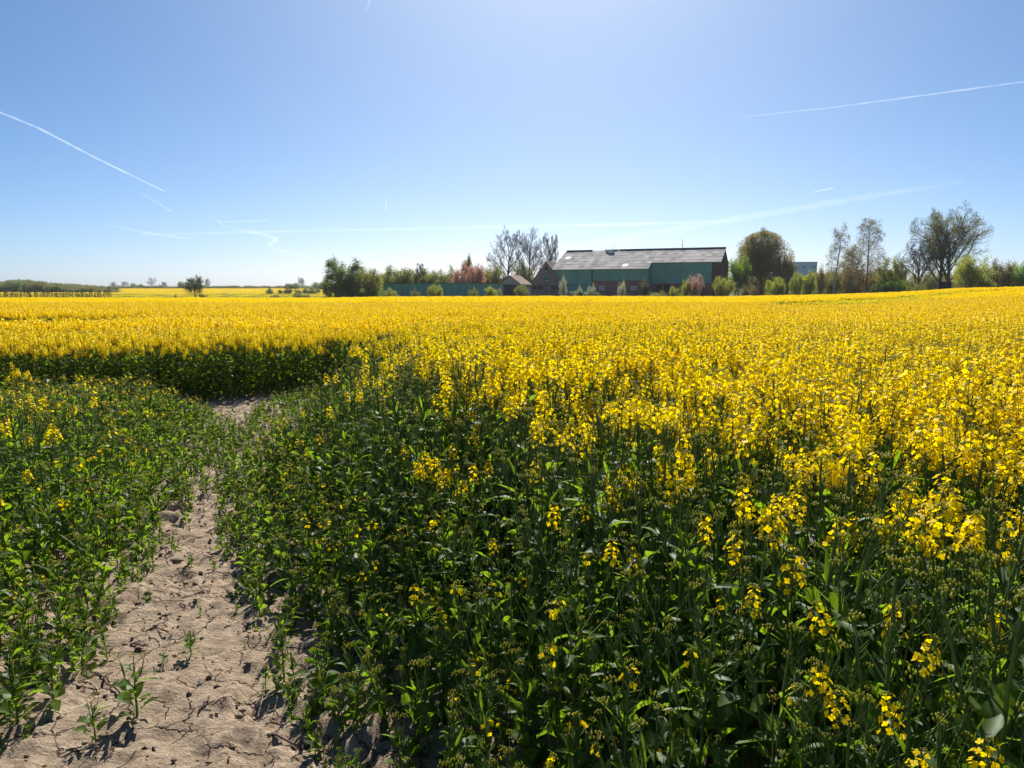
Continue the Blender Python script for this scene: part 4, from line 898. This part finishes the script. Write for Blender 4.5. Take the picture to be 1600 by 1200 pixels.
for k in range(44):
    px = -4 + k * 4.05 + RNG.uniform(-.8, .8); Yd = 150.0; x = x_at(px, Yd)
    t = thing('young_tree', ORD[k] + ' thin bare young tree from the left in the planted row', 'tree', (x, Yd, float(ground_z(x, Yd))), RNG.uniform(0, 6.28), 'young trees in the planted row'); t.scale = (1, 1, RNG.uniform(.85, 1.12))
    link('trunk', saps[k % 3][0], t); link('crown', saps[k % 3][1], t)
rail = thing('orchard_fence', 'thin dark wire fence on stakes along the row of young trees', 'fence', (x_at(-6, 149), 149, float(ground_z(x_at(60, 149), 149))), 0)
flen = x_at(174, 149) - x_at(-6, 149)
for k in range(15): MB().tube((flen * k / 14, 0, -.2), (flen * k / 14, 0, 2.0), .05, 6).build('stake', M_SAP, rail)
for zz in (1.0, 1.9): MB().tube((0, 0, zz), (flen, 0, zz), .02, 4).build('wire', M_SAP, rail)

# ------------------------------------------------------------------ sowing the crop
def d_right(X, Y): return (X - path_r(Y)) * .92
GAPS = [((-22, 16.0), (-11.2, 16.3), 2.8), ((-11.2, 16.3), (-8.6, 17.2), 1.1), ((14.5, 33.5), (29, 50), 2.6), ((29, 50), (40, 60), 2.4), ((-20, 25.5), (15, 31), 1.3), ((-8.5, 17.4), (1, 17.1), 1.0), ((-30, 42), (34, 48), 1.8), ((8, 16.0), (17, 17.5), .5), ((-2.4, 13.2), (2.4, 13.0), .6), ((-40, 60), (10, 66), 1.6)]
def in_gap(X, Y, grow_=1.0):
    r = np.zeros(len(X), bool)
    for (x0, y0), (x1, y1), wd in GAPS:
        dx, dy = x1 - x0, y1 - y0; t = np.clip(((X - x0) * dx + (Y - y0) * dy) / (dx * dx + dy * dy), 0, 1)
        r |= np.hypot(X - x0 - t * dx, Y - y0 - t * dy) < wd * grow_
    return r
def jgrid(x0, x1, y0, y1, s):
    gx = np.arange(x0, x1, s); gy = np.arange(y0, y1, s); X, Y = np.meshgrid(gx, gy)
    X = X.ravel() + RNG.uniform(-.5, .5, X.size) * s; Y = Y.ravel() + RNG.uniform(-.5, .5, Y.size) * s; return X, Y
def sow(X, Y):
    """height and bloom for each plant; height 0 = bare"""
    H = np.zeros(len(X)); B = np.zeros(len(X))
    dR = d_right(X, Y); dL = (path_l(Y) - X) * .92; n_ = fbm(X * .9, Y * .9, 77, 3)
    wj = .45 * (fbm(X * 2.3, Y * .8, 91, 2) - .4)
    beyond = (X < -2.2) & (Y > wall_y(X) + wj)
    right = ((X > path_r(Y)) & (Y <= 12)) | ((X >= -2.2) & (Y > 9)) 
    right &= ~beyond
    leftp = (X < path_l(Y)) & (Y < 8.2 + .4 * (n_ - .45)) & ~beyond
    h_r = .30 + .86 * sstep((dR + .05) / 1.25) * (.93 + .35 * (n_ - .45)); h_r = np.where(Y > 6, .22 + .80 * sstep((dR - .35) / 1.5), h_r)
    # the short stretch in front of the crop edge
    h_r = np.where((Y > 8.8) & (X < -1.0), .25 + .75 * sstep((X + 2.5) / .8), h_r)
    H = np.where(right, h_r, H)
    B = np.where(right, sstep((dR - .6) / 1.8) * (.12 + .32 * sstep((Y - .9) / 1.3) + .32 * sstep((Y - 5) / 7)) * np.clip(.35 + 1.35 * n_, 0, 1.3) * (1 + .35 * sstep((dR - 2.1) / 1.0)), B)
    h_l = .33 + .50 * sstep(dL / .8) * (.85 + .6 * (n_ - .3)) ; h_l = np.where(Y > 5.5, h_l * (.80 + .28 * sstep((-5.0 - X) / 1.3)), h_l)
    H = np.where(leftp, h_l, H); B = np.where(leftp, .02 + .36 * sstep((-4.6 - X) / 1.3) * sstep((Y - 5.0) / 1.5), B)
    inn = sstep((Y - wall_y(X) - wj) / .4)
    H = np.where(beyond, (.90 + .10 * inn) * (.94 + .2 * (fbm(X * 3, Y * 3, 13, 2) - .35)), H); B = np.where(beyond, .55 + .45 * inn, B)
    return H, B, n_

def choose(H, B, lod):
    r = RNG.random(len(H)); cls = np.empty(len(H), object)
    tall = H > .68; mid = (H > .42) & ~tall
    cls[:] = 'low'; cls[mid] = 'middling'
    cls[tall & (r < B)] = 'full'; cls[tall & (r >= B)] = 'half'; cls[tall & (r > B + (1 - B) * .30)] = 'budding'
    mb = mid & (RNG.random(len(H)) < B * .7); cls[mb] = 'half'
    base = np.array([CLS[c][0] for c in cls]); idx = np.array([IDX[c, lod][int(k)] for c, k in zip(cls, RNG.integers(0, 6, len(H)))])
    return cls, idx, H / base

PTS = []; ROT = []; SCL = []; PID = []; near = []
def emit(X, Y, H, idx, s, k=1.0, sg=.08):
    n = len(X); sc = s * (1 + sg * RNG.normal(0, 1, n).clip(-2, 1.6))
    PTS.append(np.column_stack([X, Y, ground_z(X, Y)])); ROT.append(np.column_stack([RNG.normal(0, .06, n), RNG.normal(0, .06, n), RNG.uniform(0, 6.28, n)]))
    xy = np.clip(sc, np.where(np.asarray(s) < .76, .3, .75), 1.15) * k; SCL.append(np.column_stack([xy, xy, sc])); PID.append(idx)

X, Y = jgrid(-11.5, 12.5, -.2, 12, .124)
keep = (np.abs(X) < Y * .86 + 1.9) & (np.hypot(X, Y) > .62); X, Y = X[keep], Y[keep]
H, B, n_ = sow(X, Y); dR = d_right(X, Y)
thin = np.where(H > .7, 1.0, np.where(H > .42, 1.0, 1.0)) * np.where(H > 0, 1, 0)
dE = np.minimum(np.abs(dR), np.abs(path_l(Y) - X)); thin = thin * np.where((H < .42), np.clip(.9 + dE * 1.6, 0, 1), 1) * np.clip(.7 + .9 * fbm(X * 1.6, Y * 1.6, 41, 2), 0, 1)
k = RNG.random(len(X)) < np.clip(thin * 1.35, 0, 1); k &= H > 0
X, Y, H, B = X[k], Y[k], H[k], B[k]
cls, idx, s = choose(H, B, 0)
emit(X, Y, H, idx, s, sg=np.where((X < -1.5) & (Y > wall_y(X)), .035, .08))
n_near = len(X)
X, Y = jgrid(-30, 31, 12, 36, .172)
keep = np.abs(X) < Y * .8 + 1.5; X, Y = X[keep], Y[keep]
g_ = in_gap(X, Y); H = np.where(g_, .80, .99) * (1 + .10 * (fbm(X * .25, Y * .25, 5, 3) - .45)); B = np.where(g_, -1.0, 1.0)
k = ~(g_ & (RNG.random(len(X)) < .25)); X, Y, H, B = X[k], Y[k], H[k], B[k]
cls2, idx2, s2 = choose(H, B, 1); emit(X, Y, H, idx2, s2, sg=.035)
X, Y = jgrid(-100, 100, 36, 125, 1.0)
u = X / Y; keep = (np.abs(u) < .86) & (Y < edge_y(u) - .5); X, Y = X[keep], Y[keep]
g_ = in_gap(X, Y, 1.1); hs = np.where(g_, .88, 1.0) * (1 + .09 * (fbm(X * .12, Y * .12, 6, 3) - .45))
n = len(X); emit(X, Y, hs, np.where(g_, np.array(IDX['thin'])[RNG.integers(0, 3, n)], np.array(IDX['patch'])[RNG.integers(0, 5, n)]), hs)
SCL[-1][:, :2] = RNG.uniform(.98, 1.12, (n, 1)); SCL[-1][:, 2] = hs * RNG.normal(1, .025, n); ROT[-1][:, :2] *= .3
yy_ = RNG.uniform(1.3, 9.2, 420); sd = RNG.random(420) < .55
xx_ = np.where(sd, path_l(yy_) + np.abs(RNG.normal(0, .12, 420)) - .03, path_r(yy_) - np.abs(RNG.normal(0, .08, 420)) + .03)
emit(xx_, yy_, np.full(420, .16), np.array(IDX['low', 0])[RNG.integers(0, 6, 420)], RNG.uniform(.22, .75, 420))
PTS, ROT, SCL, PID = map(np.concatenate, (PTS, ROT, SCL, PID))

# the 300 plants that show largest stand as things of their own, with stem, leaves and flower heads
PX, PYY = PTS[:n_near, 0], PTS[:n_near, 1]; HH = SCL[:n_near, 2]
dep = PYY * CT + (CAM_H - .6) * ST
inview = (np.abs(PX) / dep < .74) & ((CAM_H - HH * .9) / np.maximum(PYY, .1) < .80)
dist = np.hypot(PX, PYY) / np.maximum(HH, .3) ** .3 + np.where(inview, 0, 99)
order = np.argsort(dist)[:300]
rest = np.ones(len(PTS), bool); rest[order] = False
PARTMESH = {}
PN = {'leaf_broad': 'leaf', 'leaf_slim': 'leaf', 'flower': 'flower_head', 'few': 'flower_head', 'bud': 'bud_cluster'}
spec = {i: (c, st, parts, H) for i, c, st, parts, H in SPEC}; stem_mesh = {}
LOOK = {'full': 'tall blooming rapeseed plant', 'half': 'tall partly blooming rapeseed plant', 'budding': 'tall green rapeseed plant', 'middling': 'knee-high leafy rapeseed plant', 'low': 'short leafy rapeseed plant'}
WORD = ['no', 'one', 'two', 'three', 'four', 'five', 'six', 'seven', 'eight', 'nine', 'ten']
def spot(x, y, z):
    dep = y * CT + (CAM_H - z) * ST; px = 800 + FOC * x / dep; py = 600 + FOC * ((CAM_H - z) * CT - y * ST) / dep
    side = x < path_l(y) + .2
    if side: where = 'left of the path'
    elif x < path_r(y) + .55: where = 'on right path edge'
    else: where = ['well left of middle', 'left of the middle', 'at the middle', 'right of the middle', 'well right of middle', 'near the right edge', 'at the right edge'][int(np.clip((px - 420) / 170, 0, 6))]
    deep = ['closest to camera', 'very near camera', 'near camera', 'two steps in', 'three steps in', 'four steps in'][int(np.clip((y - .5) / .55, 0, 5))]
    return where, deep, ('left' if side else 'right')
for i in order:
    i = int(i); c, st, parts, H = spec[int(PID[i])]
    where, deep, side = spot(float(PTS[i, 0]), float(PTS[i, 1]), float(HH[i]) * .8)
    nf = sum(k[0] in ('flower', 'few') for k, _ in parts)
    lb = '%s with %s flower heads, %s, %s' % (LOOK[c], WORD[min(nf, 10)], where, deep); lb = lb.replace('one flower heads', 'one flower head')
    gr = 'rapeseed plants ' + where + ', ' + deep + ', ' + LOOK[c]
    r_ = thing('rapeseed_plant', lb, 'plant', PTS[i], 0, gr); r_.rotation_euler = ROT[i]; r_.scale = SCL[i]
    if id(st) not in stem_mesh: stem_mesh[id(st)] = st.mesh('stem', CROP_MATS)
    link('stem', stem_mesh[id(st)], r_)
    for key, M in parts:
        if key not in PARTMESH: PARTMESH[key] = PARTS[key].mesh(PN[key[0]], CROP_MATS)
        o = link(PN[key[0]], PARTMESH[key], r_); o.matrix_local = M
tag(scatter('rapeseed_crop', PTS[rest], ROT[rest], SCL[rest], PID[rest], proto_col), 'yellow blooming rapeseed crop covering the field', None)

# the second field on the left, beyond the dip
X, Y = jgrid(-400, -10, 138, 452, 2.9)
u = X / Y; keep = (u < -.235) & (u > -.9); keep &= ~((u < -.545) & (Y > 248)); X, Y = X[keep], Y[keep]; n = len(X)
tag(scatter('rear_rapeseed_field', np.column_stack([X, Y, ground_z(X, Y)]), np.column_stack([np.zeros(n), np.zeros(n), RNG.integers(0, 4, n) * 1.5708]), np.column_stack([np.full(n, 2.8), np.full(n, 2.8), RNG.normal(1, .04, n)]), np.where(RNG.random(n) < .30 + .60 * (1 - sstep((Y - 190) / 60)), np.array(IDX['thin'])[RNG.integers(0, 3, n)], np.array(IDX['patch'])[RNG.integers(0, 5, n)]), proto_col), 'second yellow rapeseed field rising behind the first on the left')

# seedlings on the path, each a thing
def seedling(px, py, hh, key, label):
    v = (py - 600) / FOC; t_ = CAM_H / (ST + v * CT); Yd = t_ * (CT - v * ST); Xd = (px - 800) / FOC * t_
    zz = soil_z(Xd, Yd); i = IDX[key, 0][int(px) % 6]; c, st, parts, H = spec[i]; s = hh / H
    r_ = thing('seedling', label, 'plant', (Xd, Yd, zz), px * .37); r_.scale = (s * 1.25, s * 1.25, s)
    if id(st) not in stem_mesh: stem_mesh[id(st)] = st.mesh('stem', CROP_MATS)
    link('stem', stem_mesh[id(st)], r_)
    for key_, M in parts:
        if key_ not in PARTMESH: PARTMESH[key_] = PARTS[key_].mesh(PN[key_[0]], CROP_MATS)
        o = link(PN[key_[0]], PARTMESH[key_], r_); o.matrix_local = M
for a in [(300, 896, .13, 'low', 'small upright weed on the middle of the path, halfway up'), (216, 1138, .30, 'low', 'tallest thin seedling on the path near the bottom left'), (300, 1042, .16, 'low', 'thin seedling with one bright leaf on the middle of the path'), (258, 1060, .09, 'low', 'small leafy seedling just left of the thin one on the path'),
          (320, 820, .07, 'low', 'small tuft on the narrow upper part of the path'), (236, 950, .06, 'low', 'flat mossy tuft on the left half of the path'), (314, 974, .07, 'low', 'tiny sprig on the right side of the path'), (193, 946, .15, 'low', 'leafy seedling at the left edge of the path below the clods'), (180, 965, .12, 'low', 'spreading seedling with shadow at the left edge of the path'),
          (130, 1060, .26, 'low', 'leafy plant on the broken soil at the left edge of the path'), (85, 1120, .28, 'low', 'sprawling leafy plant in the bottom left of the path'), (150, 1170, .2, 'low', 'small leafy plant at the bottom edge left of the path'), (30, 1150, .3, 'low', 'leafy plant in the bottom left corner'), (330, 870, .05, 'low', 'tiny sprout below the small tuft on the upper path'), (560, 1165, .26, 'low', 'leafy plant at the bottom where the path meets the crop'), (445, 1085, .26, 'low', 'leafy plant on the shaded right edge of the path'), (365, 650, .14, 'low', 'green weed where the path meets the crop edge')]:
    seedling(*a)
# dry twigs and a pale stone
M_TWIG = plain_mat('dry_twig', (0.10, 0.065, 0.045), .9)
def on_soil(px, py):
    v = (py - 600) / FOC; t_ = CAM_H / (ST + v * CT); return (px - 800) / FOC * t_, t_ * (CT - v * ST)
for (p0, p1, lb) in [((222, 995), (262, 1006), 'dark dry twig lying across the middle of the path'), ((190, 1020), (232, 1025), 'thin dry twig on the left half of the path'), ((150, 1070), (185, 1100), 'thick dark stalk lying in the rut at the left'), ((420, 1168), (490, 1188), 'long straight stalk lying at the bottom right of the path'), ((310, 1140), (330, 1120), 'short crooked twig near the bottom of the path')]:
    (x0, y0), (x1, y1) = on_soil(*p0), on_soil(*p1); n = 5; g = MB()
    pt = [(x0 + (x1 - x0) * i / n + RNG.normal(0, .004), y0 + (y1 - y0) * i / n + RNG.normal(0, .004)) for i in range(n + 1)]
    pt = [(a - x0, b - y0, soil_z(a, b) + .004 + .002 * i) for i, (a, b) in enumerate(pt)]
    for a, b in zip(pt, pt[1:]): g.tube(a, b, .0035, 6, .003)
    g.tube(pt[2], (pt[2][0] + .03, pt[2][1] + .02, pt[2][2] + .008), .0022, 5)
    tag(g.build('dry_twig', M_TWIG, loc=(x0, y0, 0)), lb, 'twig')
x0, y0 = on_soil(313, 1090); g = MB(); rs = random.Random(3)
vs = [(v[0] * .008 * rs.uniform(.8, 1.2), v[1] * .007 * rs.uniform(.8, 1.2), v[2] * .009) for v in OCT_V]; g.add(vs, [tuple(f) for f in OCT_F])
tag(g.build('pebble', M_WHITE, loc=(x0, y0, soil_z(x0, y0) + .006)), 'tiny white pebble on the lower middle of the path', 'pebble')
# loose clods and crumbs: nobody could count them
crumbs = Geo()
for k in range(2600):
    y_ = RNG.uniform(1.5, 9.5) ; x_ = RNG.uniform(float(path_l(y_)) - .25, float(path_r(y_)) + .35); r = abs(RNG.normal(0, .007)) + .003
    if RNG.random() < .05: r *= 2.6
    V = OCT_V * RNG.uniform(.6, 1.2, (6, 1)) * [r, r * RNG.uniform(.6, 1), r * .5] + [x_, y_, soil_z(x_, y_) + r * .2]; crumbs.add(V, [(OCT_F, 0)])
tag(link('soil_crumbs', crumbs.mesh('soil_crumbs', [M_PATH])), 'loose crumbs and clods of dry soil scattered on the path', None, kind='stuff')

hm_, t, out = new_mat('air_haze'); pv = t.nodes.new('ShaderNodeVolumePrincipled'); pv.inputs['Color'].default_value = (0.80, 0.90, 1.0, 1)
pv.inputs['Density'].default_value = HAZE; pv.inputs['Anisotropy'].default_value = .3; t.links.new(pv.outputs[0], out.inputs['Volume'])
if HAZE: tag(MB().box(-700, 800, -60, 1250, -3.5, 26).build('haze', hm_), 'thin pale spring haze over the fields', None, kind='stuff')

# ------------------------------------------------------------------ vapour trails, real tubes of thin scattering air far up
def trail(name, label, pts, wpx, dens, alt=3000.0, group='vapour trails'):
    """pts: (px, py) run of the trail, laid at one altitude"""
    W = []
    for i_, (px, py) in enumerate(pts):
        v = (py - 600) / FOC; dz = -(ST + v * CT); t_ = (alt - CAM_H) / dz if alt else (26000 + 300 * i_) / (CT - v * ST); W.append(((px - 800) / FOC * t_, t_ * (CT - v * ST), CAM_H + t_ * dz, t_))
    W = np.array(W); r = np.array([w_ * t_ / FOC / 2 for w_, t_ in zip(np.interp(np.linspace(0, 1, len(W)), np.linspace(0, 1, len(wpx)), wpx), W[:, 3])])
    m = 24 if len(pts) < 4 else 36
    tt = np.linspace(0, len(W) - 1, m); P = np.stack([np.interp(tt, np.arange(len(W)), W[:, i]) for i in range(3)], 1); rr = np.interp(tt, np.arange(len(W)), r) * RNG.uniform(.75, 1.2, m); rr[0] *= .15; rr[-1] *= .15
    o3 = P[0].copy(); P = P - o3; n = 8; V = []
    D = np.gradient(P, axis=0); D /= np.linalg.norm(D, axis=1, keepdims=True); A = np.cross(D, [0, 0, 1.]); A /= np.linalg.norm(A, axis=1, keepdims=True); B = np.cross(D, A)
    th = np.arange(n) * 2 * math.pi / n
    VV = []; FF = []; MM = []
    i = np.arange(m - 1)[:, None] * n; j = np.arange(n)[None]; k = (j + 1) % n; F0 = np.stack([i + j, i + k, i + n + k, i + n + j], -1).reshape(-1, 4)
    for q_, sc_ in enumerate((1.15, .8, .45)):
        VV.append((P[:, None] + (A[:, None] * np.cos(th)[None, :, None] + B[:, None] * np.sin(th)[None, :, None]) * (rr * sc_)[:, None, None]).reshape(-1, 3))
        mt, t, out = new_mat('vapour'); pv = t.nodes.new('ShaderNodeVolumeScatter'); pv.inputs['Color'].default_value = (1, 1, 1, 1); pv.inputs['Anisotropy'].default_value = .65
        pv.inputs['Density'].default_value = dens * .55 / (2 * float(np.mean(rr))); t.links.new(pv.outputs[0], out.inputs['Volume'])
        o_ = q_ * m * n; FF += [(F0 + o_, q_), (np.arange(n)[None, ::-1] + o_, q_), (np.arange(n)[None] + (m - 1) * n + o_, q_)]; MM.append(mt)
    me = mesh_np(name, np.vstack(VV), FF, MM)
    tag(link(name, me, loc=o3), label, 'vapour trail', group)
trail('vapour_trail', 'long bright vapour trail slanting down in the upper left of the sky', [(-30, 163), (60, 200), (150, 247), (261, 301)], [3.4, 3.2, 2.6, 1.7], .11)
trail('vapour_trail', 'short thin vapour trail just below the long bright one on the left', [(222, 302), (268, 331)], [1.3, 1.6], .035)
trail('vapour_trail', 'long straight bright vapour trail running off the upper right edge', [(1150, 184), (1300, 168), (1450, 148), (1640, 122)], [1.0, 1.8, 2.4, 2.6], .12)
trail('vapour_trail', 'wide soft vapour trail rising to the right above the barn', [(870, 388), (1000, 368), (1180, 337), (1350, 308), (1520, 282)], [8, 11, 13, 11, 6], .045, None)
trail('vapour_trail', 'long faint level vapour trail low across the middle of the sky', [(220, 367), (420, 362), (620, 358), (820, 354), (1000, 350), (1150, 345)], [3, 5, 4, 5, 5, 3], .07, None)
trail('vapour_trail', 'crooked wind-blown vapour trail low in the left sky', [(322, 336), (340, 344), (350, 353), (385, 361), (415, 367), (434, 374), (418, 383), (428, 389), (470, 399), (520, 414)], [3, 5, 4, 5, 7, 8, 6, 5, 4, 3], .07, None)
trail('vapour_trail', 'short faint vapour trail branching off the crooked one', [(340, 347), (420, 345)], [2, 3], .08, None)
trail('vapour_trail', 'faint short vapour trail at the left end of the level one', [(165, 350), (230, 364), (300, 374)], [2, 5, 3], .1, None)
trail('vapour_trail', 'tiny upright vapour trail in the middle of the sky', [(604, 309), (602, 328)], [1.1, 1.3], .03)
trail('vapour_trail', 'tiny faint vapour trail at the top edge left of the middle', [(580, -6), (573, 16)], [2, 1.5], .03)
trail('vapour_trail', 'small wisp of vapour high above the willow', [(1270, 300), (1302, 294)], [2, 3], .08)
